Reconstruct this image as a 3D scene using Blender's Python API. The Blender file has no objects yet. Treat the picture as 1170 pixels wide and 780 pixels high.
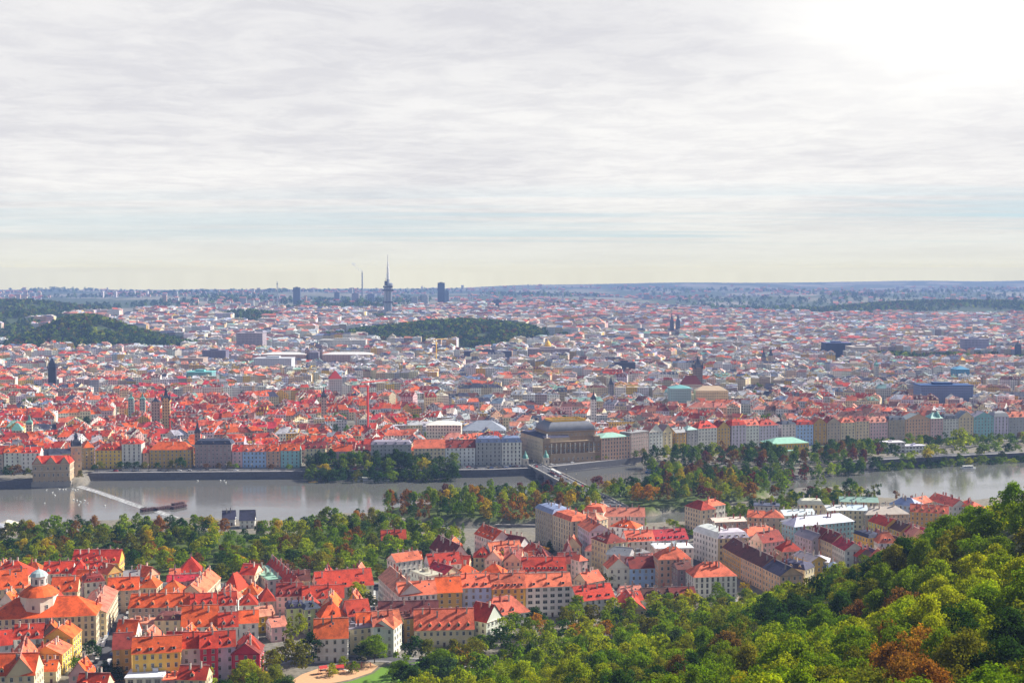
import bpy, math, random
import numpy as np
from mathutils import Vector, Matrix
R = math.radians
rng = random.Random(11)
nrg = np.random.default_rng(5)
sc = bpy.context.scene
col = sc.collection

# ---------------------------------------------------------------- camera
CAMZ = 190.0; F = 1480.0; PITCH = R(3.017)
cam_d = bpy.data.cameras.new('camera'); cam = bpy.data.objects.new('camera', cam_d); col.objects.link(cam)
cam.location = (0, 0, CAMZ); cam.rotation_euler = (R(90) - PITCH, 0, 0)
cam_d.sensor_width = 36; cam_d.lens = F / 1170 * 36; cam_d.clip_end = 120000; cam_d.clip_start = 1
sc.camera = cam
# ---------------------------------------------------------------- light
SUN_AZ = R(66); SUN_EL = R(37)          # azimuth clockwise from straight ahead (+Y)
SDIR = Vector((math.sin(SUN_AZ) * math.cos(SUN_EL), math.cos(SUN_AZ) * math.cos(SUN_EL), math.sin(SUN_EL)))
sd = bpy.data.lights.new('sun', 'SUN'); so = bpy.data.objects.new('sun', sd); col.objects.link(so)
sd.energy = 5.0; sd.angle = R(0.6); sd.color = (1.0, 0.93, 0.80)
so.rotation_euler = (-SDIR).to_track_quat('-Z', 'Y').to_euler()
w = bpy.data.worlds.new('World'); sc.world = w; w.use_nodes = True
nt = w.node_tree; nt.nodes.clear()
def N(nt, t, **kw):
    n = nt.nodes.new(t)
    for k, v in kw.items():
        if k.startswith('i_'):
            n.inputs[k[2:].replace('_', ' ')].default_value = v
        else: setattr(n, k, v)
    return n
def mth(nt, op, a, b=None, c=None, clamp=False):
    n = nt.nodes.new('ShaderNodeMath'); n.operation = op; n.use_clamp = clamp
    for i, v in enumerate((a, b, c)):
        if v is None: continue
        if isinstance(v, (int, float)): n.inputs[i].default_value = v
        else: nt.links.new(v, n.inputs[i])
    return n.outputs[0]
def mixc(nt, f, a, b, blend='MIX'):
    n = nt.nodes.new('ShaderNodeMix'); n.data_type = 'RGBA'; n.blend_type = blend
    if isinstance(f, (int, float)): n.inputs[0].default_value = f
    else: nt.links.new(f, n.inputs[0])
    for i, v in ((6, a), (7, b)):
        if isinstance(v, (tuple, list)): n.inputs[i].default_value = (*v[:3], 1)
        else: nt.links.new(v, n.inputs[i])
    return n.outputs[2]
def ramp(nt, f, pts):
    n = nt.nodes.new('ShaderNodeMapRange'); n.interpolation_type = 'SMOOTHSTEP'
    nt.links.new(f, n.inputs[0]); n.inputs[1].default_value = pts[0]; n.inputs[2].default_value = pts[1]
    n.inputs[3].default_value = pts[2] if len(pts) > 2 else 0; n.inputs[4].default_value = pts[3] if len(pts) > 2 else 1
    return n.outputs[0]
sky = N(nt, 'ShaderNodeTexSky'); sky.sky_type = 'NISHITA'; sky.sun_disc = False
sky.sun_elevation = SUN_EL; sky.sun_rotation = SUN_AZ; sky.altitude = 300; sky.air_density = 1.0; sky.dust_density = 1.5
tc = N(nt, 'ShaderNodeTexCoord'); sep = N(nt, 'ShaderNodeSeparateXYZ'); nt.links.new(tc.outputs['Generated'], sep.inputs[0])
dz = mth(nt, 'MAXIMUM', sep.outputs[2], 0.0)
den = mth(nt, 'ADD', dz, 0.035)
u = mth(nt, 'DIVIDE', sep.outputs[0], den); v = mth(nt, 'DIVIDE', sep.outputs[1], den)
cx = N(nt, 'ShaderNodeCombineXYZ'); nt.links.new(u, cx.inputs[0]); nt.links.new(v, cx.inputs[1])
def noise(nt, vec, scale, detail=4, rough=.55, dist=0, sc3=None, off=(0, 0, 0)):
    m = N(nt, 'ShaderNodeMapping'); m.inputs['Scale'].default_value = sc3 or (1, 1, 1); m.inputs['Location'].default_value = off
    nt.links.new(vec, m.inputs[0])
    n = N(nt, 'ShaderNodeTexNoise'); n.inputs['Scale'].default_value = scale; n.inputs['Detail'].default_value = detail
    n.inputs['Roughness'].default_value = rough; n.inputs['Distortion'].default_value = dist
    nt.links.new(m.outputs[0], n.inputs['Vector']); return n.outputs[0]
n_big = noise(nt, cx.outputs[0], 0.32, 5, .55, .3, (1, .8, 1), (3.1, 1.7, 0))
n_fine = noise(nt, cx.outputs[0], 2.6, 8, .68, .4, (1.1, 1.0, 1), (7.7, 2.2, 0))
n_band = noise(nt, cx.outputs[0], 0.8, 4, .55, .2, (.16, 1, 1), (1.3, 4.2, 0))
# cloud brightness : grey undersides, bright where thin and towards the sun
b1 = ramp(nt, n_fine, (.36, .64)); b2 = ramp(nt, n_big, (.36, .62))
br = mth(nt, 'ADD', mth(nt, 'MULTIPLY', b1, .42), mth(nt, 'MULTIPLY', b2, .58))
sdn = N(nt, 'ShaderNodeVectorMath', operation='DOT_PRODUCT'); nt.links.new(tc.outputs['Generated'], sdn.inputs[0])
sdn.inputs[1].default_value = SDIR
glow = ramp(nt, sdn.outputs['Value'], (.45, .92))
up = ramp(nt, dz, (.06, .19))
cl_dark = (0.475, 0.475, 0.505); cl_lite = (0.63, 0.625, 0.62)
cc = mixc(nt, br, cl_dark, cl_lite)
gd = N(nt, 'ShaderNodeVectorMath', operation='DOT_PRODUCT'); nt.links.new(tc.outputs['Generated'], gd.inputs[0]); gd.inputs[1].default_value = Vector((math.sin(R(17)) * math.cos(R(16)), math.cos(R(17)) * math.cos(R(16)), math.sin(R(16))))
thin_ = mth(nt, 'MULTIPLY', ramp(nt, gd.outputs['Value'], (.983, .9995)), mth(nt, 'MULTIPLY_ADD', b2, .5, .5))
cc = mixc(nt, mth(nt, 'MULTIPLY', thin_, .9), cc, (0.72, 0.715, 0.69))
gl2 = mth(nt, 'MULTIPLY', mth(nt, 'MULTIPLY', glow, up), .95)
cc = mixc(nt, gl2, cc, (0.90, 0.885, 0.85))
# haze-white layer low over the horizon
low = ramp(nt, dz, (0.0, .075, 1, 0))
cc = mixc(nt, mth(nt, 'MULTIPLY', low, .75), cc, (0.50, 0.52, 0.505))
# blue gap showing between cloud bands
el1 = ramp(nt, dz, (.018, .032)); el2 = ramp(nt, dz, (.036, .075, 1, 0))
gap = mth(nt, 'MULTIPLY', mth(nt, 'MULTIPLY', el1, el2), ramp(nt, n_band, (.40, .60)))
rightness = ramp(nt, sep.outputs[0], (-.35, .35, .35, 1.0))
gap = mth(nt, 'MULTIPLY', mth(nt, 'MULTIPLY', gap, rightness), .9)
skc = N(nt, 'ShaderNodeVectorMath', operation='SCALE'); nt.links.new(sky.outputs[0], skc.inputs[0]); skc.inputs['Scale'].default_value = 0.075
skb = mixc(nt, .75, skc.outputs[0], (0.33, 0.49, 0.60))
fin = mixc(nt, gap, cc, skb)
# unseen overhead sky is made clear, darker blue to lower the ambient light
top_dim = mth(nt, 'MULTIPLY', ramp(nt, dz, (.22, .36)), .93)
fin = mixc(nt, top_dim, fin, skc.outputs[0])
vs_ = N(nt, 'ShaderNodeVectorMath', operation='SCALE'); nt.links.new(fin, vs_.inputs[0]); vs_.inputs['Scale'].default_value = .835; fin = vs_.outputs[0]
# the sky behind the haze is as much brighter as the haze takes away
HAZE_EQ = (.153, .245, .480)
Ld = mth(nt, 'MINIMUM', mth(nt, 'DIVIDE', .00629, mth(nt, 'MAXIMUM', sep.outputs[2], .0001)), 1.479)
Ti = mth(nt, 'EXPONENT', Ld)
va = N(nt, 'ShaderNodeVectorMath', operation='SUBTRACT'); nt.links.new(fin, va.inputs[0]); va.inputs[1].default_value = HAZE_EQ
vb = N(nt, 'ShaderNodeVectorMath', operation='SCALE'); nt.links.new(va.outputs[0], vb.inputs[0]); nt.links.new(Ti, vb.inputs['Scale'])
vc = N(nt, 'ShaderNodeVectorMath', operation='ADD'); nt.links.new(vb.outputs[0], vc.inputs[0]); vc.inputs[1].default_value = HAZE_EQ
vd = N(nt, 'ShaderNodeVectorMath', operation='MAXIMUM'); nt.links.new(vc.outputs[0], vd.inputs[0]); vd.inputs[1].default_value = (0, 0, 0)
fin = vd.outputs[0]
below = ramp(nt, sep.outputs[2], (-.09, -.04))
fin = mixc(nt, below, (.25, .27, .30), fin)
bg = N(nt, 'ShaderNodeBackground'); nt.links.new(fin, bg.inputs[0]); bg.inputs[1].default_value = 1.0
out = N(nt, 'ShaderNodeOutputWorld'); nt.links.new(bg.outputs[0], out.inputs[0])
sc.view_settings.view_transform = 'Standard'; sc.view_settings.look = 'None'
sc.view_settings.exposure = 0.88; sc.view_settings.gamma = 1.0; sc.view_settings.use_curve_mapping = False
sc.render.engine = 'CYCLES'
sc.cycles.max_bounces = 5; sc.cycles.diffuse_bounces = 2; sc.cycles.glossy_bounces = 2; sc.cycles.transmission_bounces = 3
sc.cycles.volume_bounces = 0; sc.cycles.transparent_max_bounces = 4; sc.cycles.use_denoising = True
try: sc.cycles.use_fast_gi = False
except Exception: pass

# ---------------------------------------------------------------- pixel of the photograph -> place in the world
cp, sp = math.cos(PITCH), math.sin(PITCH)
def ray(px, py):
    a, b = (px - 585) / F, (390 - py) / F
    return Vector((a, cp + b * sp, -sp + b * cp))
def P(px, py, z=0.0):
    d = ray(px, py); t = (z - CAMZ) / d.z
    return Vector((d.x * t, d.y * t, z))
def PD(px, py, D):                       # at a known forward distance
    d = ray(px, py); t = D / d.y
    return Vector((d.x * t, D, CAMZ + d.z * t))
def proj(x, y, z):
    dy = y; dz = z - CAMZ
    f = dy * cp - dz * sp; upc = dy * sp + dz * cp
    return 585 + F * x / f, 390 - F * upc / f
# ---------------------------------------------------------------- terrain
WZ = -6.0
def poly(pts, z=0.0): return [tuple(P(x, y, z).xy) for x, y in pts]
FARBANK = [(-160,560),(0,558),(36,556.5),(97,555),(101,548.5),(220,547.5),(420,546),(560,544.5),(600,543),(636,540.5),(734,529.5),(742,536),(790,541),(835,545),(905,544.5),(985,537),(1004,533),(1100,528),(1170,524.5),(1330,516)]
NEARBANK = [(-160,615),(0,607),(60,604),(150,600),(230,598),(300,602),(345,601),(372,594),(430,592),(470,600),(520,611),(600,611),(690,606),(735,604),(784,603),(792,592),(800,586),(850,579),(892,574),(903,564),(940,562),(985,564),(1004,574),(1060,579),(1120,577),(1200,568),(1330,556)]
ISLAND = [(432,590),(470,583),(560,580),(640,573),(700,561),(760,555),(830,556),(868,560),(880,566),(868,574),(820,579),(790,583),(760,585),(742,590),(720,588),(700,592),(640,594),(600,597),(530,600),(470,596)]
far_w = [P(x, y, WZ).xy for x, y in FARBANK]
near_w = [P(x, y, WZ).xy for x, y in NEARBANK]
isl_w = [tuple(P(x, y, WZ).xy) for x, y in ISLAND]
far_poly = [tuple(p) for p in far_w] + [(9000, 1300), (9000, 60000), (-9000, 60000), (-9000, 1200)]
near_poly = [tuple(p) for p in near_w] + [(9000, 900), (9000, -3000), (-9000, -3000), (-9000, 900)]
def sdist(X, Y, pl):                      # signed distance, positive inside
    pl = np.array(pl); best = np.full(X.shape, 1e18); ins = np.zeros(X.shape, bool)
    n = len(pl)
    for i in range(n):
        ax, ay = pl[i]; bx, by = pl[(i + 1) % n]
        ex, ey = bx - ax, by - ay; L = ex * ex + ey * ey + 1e-9
        t = np.clip(((X - ax) * ex + (Y - ay) * ey) / L, 0, 1)
        best = np.minimum(best, (X - ax - t * ex) ** 2 + (Y - ay - t * ey) ** 2)
        c = (ay > Y) != (by > Y)
        with np.errstate(divide='ignore', invalid='ignore'):
            ins ^= c & (X < ex * (Y - ay) / (ey if abs(ey) > 1e-12 else 1e-12) + ax)
    return np.where(ins, 1, -1) * np.sqrt(best)
_ctl = []
for px, py, D, under in ((1170,545,470,11),(1000,640,560,13),(1100,600,500,12),(1170,780,230,11),(870,780,300,12),(600,785,440,10),(720,735,560,12),(700,715,640,14),(850,688,640,13),(1000,720,400,12),(1170,660,340,11),(800,735,480,12),(925,665,610,12),(1060,617,540,12),(1000,780,260,11),(900,720,470,12)):
    q = PD(px, py, D); _ctl.append((q.x, q.y, q.z - under))
for px, py in ((-100,790),(0,760),(150,790),(300,800),(300,760),(440,775),(520,765),(560,740),(640,715),(740,700),(840,692),(920,690),(1000,650),(1080,615),(1170,590),(300,700),(0,680),(600,660),(800,640),(1000,600)):
    q = P(px, py, 0); _ctl.append((q.x, q.y, 0.0))
_ctl += [(0,0,126),(-120,150,98),(120,120,112),(-160,320,52),(-260,450,14),(-400,300,30),(-30,420,28),(-700,300,10),(-700,700,0),(700,400,140),(900,700,95),(700,800,20),(900,1000,0),(0,-300,100),(600,0,130),(-600,0,40),(350,560,88),(520,620,85)]
_c = np.array(_ctl, float); _n = len(_c)
_d = np.hypot(_c[:, None, 0] - _c[None, :, 0], _c[:, None, 1] - _c[None, :, 1])
_A = np.zeros((_n + 1, _n + 1)); _A[:_n, :_n] = _d + np.eye(_n) * -6; _A[:_n, _n] = 1; _A[_n, :_n] = 1
_wt = np.linalg.solve(_A, np.append(_c[:, 2], 0))
def sstep(a, b, x):
    t = np.clip((x - a) / (b - a), 0, 1); return t * t * (3 - 2 * t)
def gauss(X, Y, cx, cy, sx, sy, rot=0):
    c, s = math.cos(rot), math.sin(rot); dx, dy = X - cx, Y - cy
    return np.exp(-((c * dx + s * dy) / sx) ** 2 - ((-s * dx + c * dy) / sy) ** 2)
HZ = [(-400,333),(0,332),(60,330.5),(180,333),(300,331.5),(440,331),(510,328),(600,325.5),(700,324),(820,322.5),(1000,321.5),(1170,320),(1600,318)]
def terrain(X, Y):
    X = np.asarray(X, float); Y = np.asarray(Y, float)
    Z = np.zeros(X.shape)
    m = (Y < 1150) & (np.abs(X) < 1500)
    if m.any():
        x, y = X[m], Y[m]; z = np.full(x.shape, _wt[_n])
        for i in range(_n): z += _wt[i] * np.hypot(x - _c[i, 0], y - _c[i, 1])
        # the hill dies out before the town
        z = np.maximum(z, 0) * (1 - sstep(780, 930, y - np.clip(x, 0, 600) * 0.12))
        z = np.where(z < .8, 0, z - .8)
        Z[m] = z
    f = Y > 1700
    if f.any():
        x, y = X[f], Y[f]
        z = 40 * sstep(2100, 4900, y) * (1 - .55 * sstep(.02, .18, x / y) * (1 - sstep(6000, 9500, y)))
        z += 4 * np.sin(x / 310. + 1) * sstep(2600, 5000, y) + 5 * np.sin(y / 420. + x / 700.) * sstep(3200, 5200, y)
        q = PD(105, 372, 3150); z += 50 * gauss(x, y, q.x, 3120, 100, 280, .25)
        q = PD(62, 372, 3150); z += 22 * gauss(x, y, q.x, 3150, 90, 260, 0)
        q = PD(160, 382, 3150); z += 20 * gauss(x, y, q.x, 3100, 110, 180, .2)
        z += 40 * gauss(x, y, PD(18, 372, 3750).x, 3750, 150, 330)
        z += 46 * gauss(x, y, PD(10, 350, 4400).x, 4400, 240, 420)
        z += 24 * gauss(x, y, PD(280, 350, 4300).x, 4300, 110, 200)
        z += 34 * gauss(x, y, PD(505, 370, 3350).x, 3350, 240, 330)
        z += 14 * gauss(x, y, PD(570, 370, 3350).x, 3300, 150, 200)
        z += 42 * gauss(x, y, PD(1130, 352, 5600).x, 5600, 520, 420)
        z += 18 * gauss(x, y, PD(1000, 352, 5600).x, 5500, 320, 300)
        z += 16 * gauss(x, y, PD(390, 346, 5400).x, 5500, 260, 250)
        z += 30 * gauss(x, y, PD(930, 336, 8000).x, 8000, 500, 600)
        # horizon ridge
        pxs = 585 + F * x / y
        hy = np.interp(pxs, [h[0] for h in HZ], [h[1] for h in HZ])
        ang = np.arctan((hy - 390) / F) + PITCH
        D = np.interp(pxs, [0, 600, 1170], [11500, 13000, 14500])
        top = CAMZ - D * np.tan(ang)
        z = z + (top - 42 + 5 * np.sin(pxs / 37.) * np.sin(pxs / 91.)) * np.exp(-((y - D) / 1700.) ** 2)
        z = z + 14 * np.sin(x / 900. + y / 1300.) * np.sin(y / 800.) * sstep(6500, 8000, y) * (1 - sstep(9500, 11500, y))
        z = np.where(y > D, z - (y - D) * .015, z)
        Z[f] = z
    r = (Y > 850) & (Y < 1700)
    if r.any():
        x, y = X[r], Y[r]
        sd_ = np.maximum(np.maximum(sdist(x, y, far_poly), sdist(x, y, near_poly)), sdist(x, y, isl_w))
        Z[r] += -9 * (1 - sstep(-5, 3.5, sd_))
    return Z
def tz(x, y): return float(terrain(np.array([x]), np.array([y]))[0])
# ---------------------------------------------------------------- materials
def newmat(name):
    m = bpy.data.materials.new(name); m.use_nodes = True; nt = m.node_tree; nt.nodes.clear()
    o = N(nt, 'ShaderNodeOutputMaterial'); b = N(nt, 'ShaderNodeBsdfPrincipled'); nt.links.new(b.outputs[0], o.inputs[0])
    b.inputs['Roughness'].default_value = .9; b.inputs['Specular IOR Level'].default_value = .25
    return m, nt, b, o
def attr(nt, name='Col'):
    a = N(nt, 'ShaderNodeAttribute'); a.attribute_name = name; return a.outputs[0]
def simple(name, c, rough=.7, metal=0, spec=.3, nz=0):
    m, nt, b, o = newmat(name)
    b.inputs['Roughness'].default_value = rough; b.inputs['Metallic'].default_value = metal; b.inputs['Specular IOR Level'].default_value = spec
    if nz:
        g = N(nt, 'ShaderNodeNewGeometry'); n = noise(nt, g.outputs['Position'], .6, 4, .6)
        nt.links.new(mixc(nt, mth(nt, 'MULTIPLY', ramp(nt, n, (.3, .7)), nz), c, tuple(x * .55 for x in c)), b.inputs['Base Color'])
    else: b.inputs['Base Color'].default_value = (*c, 1)
    return m
def stained(nt, colsock, scale=.25, amt=.28, streak=True):
    g = N(nt, 'ShaderNodeNewGeometry')
    n1 = noise(nt, g.outputs['Position'], scale, 5, .62, 0, (1, 1, .45) if streak else None)
    n2 = noise(nt, g.outputs['Position'], scale * 9, 3, .6)
    f = mth(nt, 'ADD', mth(nt, 'MULTIPLY', ramp(nt, n1, (.42, .68)), amt), mth(nt, 'MULTIPLY', ramp(nt, n2, (.4, .8)), amt * .5))
    return mixc(nt, f, colsock, mixc(nt, 1.0, colsock, (.42, .40, .38), 'MULTIPLY'))
M = {}
m, nt, b, o = newmat('plaster'); nt.links.new(stained(nt, attr(nt)), b.inputs['Base Color']); M['wall'] = m
def window_mask(nt):
    uv = N(nt, 'ShaderNodeUVMap'); s = N(nt, 'ShaderNodeSeparateXYZ'); nt.links.new(uv.outputs[0], s.inputs[0])
    fu = mth(nt, 'FRACT', mth(nt, 'DIVIDE', s.outputs[0], 3.1)); fv = mth(nt, 'FRACT', mth(nt, 'DIVIDE', s.outputs[1], 3.6))
    a = mth(nt, 'LESS_THAN', mth(nt, 'ABSOLUTE', mth(nt, 'SUBTRACT', fu, .5)), .20)
    c = mth(nt, 'LESS_THAN', mth(nt, 'ABSOLUTE', mth(nt, 'SUBTRACT', fv, .55)), .25)
    lo = mth(nt, 'GREATER_THAN', s.outputs[1], 1.0)
    return mth(nt, 'MULTIPLY', mth(nt, 'MULTIPLY', a, c), lo)
m, nt, b, o = newmat('plaster_with_windows'); wm = window_mask(nt)
nt.links.new(mixc(nt, wm, stained(nt, attr(nt)), (.04, .045, .06)), b.inputs['Base Color'])
nt.links.new(mth(nt, 'MULTIPLY_ADD', wm, -.6, .9), b.inputs['Roughness']); M['wallwin'] = m
m, nt, b, o = newmat('roof_tiles')
cs = stained(nt, attr(nt), .22, .75, False)
g = N(nt, 'ShaderNodeNewGeometry'); n3 = noise(nt, g.outputs['Position'], 1.6, 3, .7)
n4 = noise(nt, g.outputs['Position'], .75, 5, .7, .4, None, (9, 3, 1)); cs = mixc(nt, mth(nt, 'MULTIPLY', ramp(nt, n4, (.5, .68)), .6), cs, mixc(nt, 1., cs, (.62, .55, .6), 'MULTIPLY'))
nt.links.new(mixc(nt, ramp(nt, n3, (.52, .8)), cs, mixc(nt, 1., cs, (1.28, 1.35, 1.3), 'MULTIPLY')), b.inputs['Base Color'])
uv = N(nt, 'ShaderNodeUVMap'); wv = N(nt, 'ShaderNodeTexWave', wave_type='BANDS', bands_direction='X'); wv.inputs['Scale'].default_value = .8
nt.links.new(uv.outputs[0], wv.inputs[0]); bu = N(nt, 'ShaderNodeBump'); bu.inputs['Strength'].default_value = .5; bu.inputs['Distance'].default_value = .12
nt.links.new(wv.outputs['Fac'], bu.inputs['Height']); nt.links.new(bu.outputs[0], b.inputs['Normal'])
b.inputs['Roughness'].default_value = .75; M['roof'] = m
m, nt, b, o = newmat('sheet_metal'); nt.links.new(stained(nt, attr(nt), .3, .3, False), b.inputs['Base Color']); b.inputs['Roughness'].default_value = .55; b.inputs['Specular IOR Level'].default_value = .4; M['sheet'] = m
M['glass'] = simple('window_glass', (.025, .03, .045), .18, 0, .6)
M['frame'] = simple('window_frame', (.62, .60, .55), .6)
M['stone'] = simple('grey_stone', (.27, .25, .25), .9, nz=.6)
M['quay'] = simple('shaded_quay_stone', (.13, .13, .15), .9, nz=.6)  # darker copy of the grey stone, the wall's shade put into its colour
M['palestone'] = simple('pale_stone', (.5, .46, .4), .85, nz=.4)
M['dark'] = simple('dark_metal', (.035, .035, .045), .5)
M['steel'] = simple('tower_steel', (.33, .36, .42), .45, .3)
M['gold'] = simple('gilding', (.95, .55, .07), .5, .1)
M['curtain'] = simple('curtained_glass', (.22, .21, .20), .3, 0, .5)
M['copper'] = simple('copper_green', (.16, .38, .33), .6, nz=.4)
M['slate'] = simple('slate', (.05, .055, .085), .5, nz=.4)
M['asphalt'] = simple('asphalt', (.085, .085, .095), .9, nz=.3)
M['paving'] = simple('paving', (.27, .26, .27), .9, nz=.4)
M['mark'] = simple('road_paint', (.75, .75, .72), .7)
M['sand'] = simple('playground_sand', (.62, .36, .20), .95, nz=.25)
M['lawn'] = simple('lawn_grass', (.13, .25, .025), .95, nz=.35)
M['bark'] = simple('bark', (.07, .05, .035), .95, nz=.4)
M['wood'] = simple('weathered_timber', (.10, .055, .06), .85, nz=.5)
M['whitep'] = simple('white_paint', (.78, .78, .76), .5)
M['redp'] = simple('red_paint', (.55, .05, .04), .45)
M['bluep'] = simple('blue_paint', (.04, .14, .35), .45)
M['greenp'] = simple('green_paint', (.05, .30, .12), .5)
M['yellowp'] = simple('yellow_paint', (.75, .42, .03), .5)
m, nt, b, o = newmat('car_paint'); oi = N(nt, 'ShaderNodeObjectInfo'); nt.links.new(oi.outputs['Color'], b.inputs['Base Color'])
b.inputs['Roughness'].default_value = .3; b.inputs['Specular IOR Level'].default_value = .5; M['car'] = m
def leafmat(name, src):
    m, nt, b, o = newmat(name); nt.nodes.remove(b)
    if src == 'obj': c = N(nt, 'ShaderNodeObjectInfo').outputs['Color']
    else: c = attr(nt, 'Tint')
    var = attr(nt, 'Col')
    c2 = mixc(nt, 1., c, var, 'MULTIPLY')
    d = N(nt, 'ShaderNodeBsdfDiffuse'); t = N(nt, 'ShaderNodeBsdfTranslucent'); mx = N(nt, 'ShaderNodeMixShader'); mx.inputs[0].default_value = .46
    nt.links.new(c2, d.inputs[0]); nt.links.new(mixc(nt, 1., c2, (1.25, 1.15, .55), 'MULTIPLY'), t.inputs[0])
    nt.links.new(d.outputs[0], mx.inputs[1]); nt.links.new(t.outputs[0], mx.inputs[2]); nt.links.new(mx.outputs[0], o.inputs[0]); return m
M['leaf'] = leafmat('leaves', 'obj'); M['leafs'] = leafmat('leaves_far', 'tint')
# ground
m, nt, b, o = newmat('ground'); g = N(nt, 'ShaderNodeNewGeometry')
n1 = noise(nt, g.outputs['Position'], .02, 6, .6); n2 = noise(nt, g.outputs['Position'], .35, 4, .6)
a = attr(nt); gc = mixc(nt, ramp(nt, n2, (.35, .7)), a, mixc(nt, 1., a, (.6, .62, .6), 'MULTIPLY'))
gc = mixc(nt, mth(nt, 'MULTIPLY', ramp(nt, n1, (.4, .65)), .35), gc, mixc(nt, 1., gc, (1.5, 1.3, .9), 'MULTIPLY')); nt.links.new(gc, b.inputs['Base Color'])
M['ground'] = m
# water
m, nt, b, o = newmat('river_water'); g = N(nt, 'ShaderNodeNewGeometry')
b.inputs['Base Color'].default_value = (.125, .125, .118, 1); b.inputs['Roughness'].default_value = .07; b.inputs['Specular IOR Level'].default_value = .6; b.inputs['IOR'].default_value = 1.42
w1 = noise(nt, g.outputs['Position'], .22, 5, .65, .6, (.6, 1.5, 1)); w2 = noise(nt, g.outputs['Position'], .012, 3, .5, .3, (1, 2.2, 1))
bu = N(nt, 'ShaderNodeBump'); bu.inputs['Distance'].default_value = .6
nt.links.new(mth(nt, 'MULTIPLY_ADD', ramp(nt, w2, (.35, .7)), .16, .06), bu.inputs['Strength'])
nt.links.new(w1, bu.inputs['Height']); nt.links.new(bu.outputs[0], b.inputs['Normal']); M['water'] = m
m, nt, b, o = newmat('foam'); g = N(nt, 'ShaderNodeNewGeometry'); n1 = noise(nt, g.outputs['Position'], .35, 6, .75)
nt.links.new(mixc(nt, ramp(nt, n1, (.35, .7)), (.16, .16, .16), (.78, .78, .78)), b.inputs['Base Color']); b.inputs['Roughness'].default_value = .6; M['foam'] = m

# ---------------------------------------------------------------- colours
RC = dict(orange=(.78,.125,.022), bright=(.88,.17,.03), red=(.58,.052,.020), darkred=(.27,.036,.026), pink=(.74,.27,.18), coral=(.80,.18,.09), brown=(.17,.055,.045),
          grey=(.27,.27,.31), white=(.66,.68,.74), slate=(.065,.07,.12), green=(.30,.52,.44), blue=(.20,.27,.42), cream=(.62,.55,.45), crimson=(.56,.03,.045))
WC = dict(cream=(.74,.61,.40), white=(.78,.76,.71), yellow=(.80,.52,.11), ochre=(.62,.39,.13), peach=(.74,.46,.30), lilac=(.66,.58,.68), blue=(.42,.58,.84), teal=(.32,.58,.60),
          pink=(.76,.50,.48), beige=(.50,.41,.31), brown=(.25,.17,.14), lime=(.48,.62,.26), crimson=(.62,.04,.08), grey=(.47,.46,.47), bright=(.85,.50,.02), mauve=(.38,.28,.27))
RN = dict(orange='orange-tiled', bright='bright orange', red='red-tiled', darkred='dark red', pink='pink-tiled', coral='coral-tiled', brown='brown', grey='grey', white='white metal',
          slate='dark slate', green='pale green', blue='blue-grey', cream='cream', crimson='crimson')
WN = dict(cream='cream', white='white', yellow='yellow', ochre='ochre', peach='peach', lilac='lilac', blue='pale blue', teal='teal', pink='pink', beige='beige', brown='brown',
          lime='lime green', crimson='crimson', grey='grey', bright='golden yellow', mauve='purplish brown')
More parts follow.
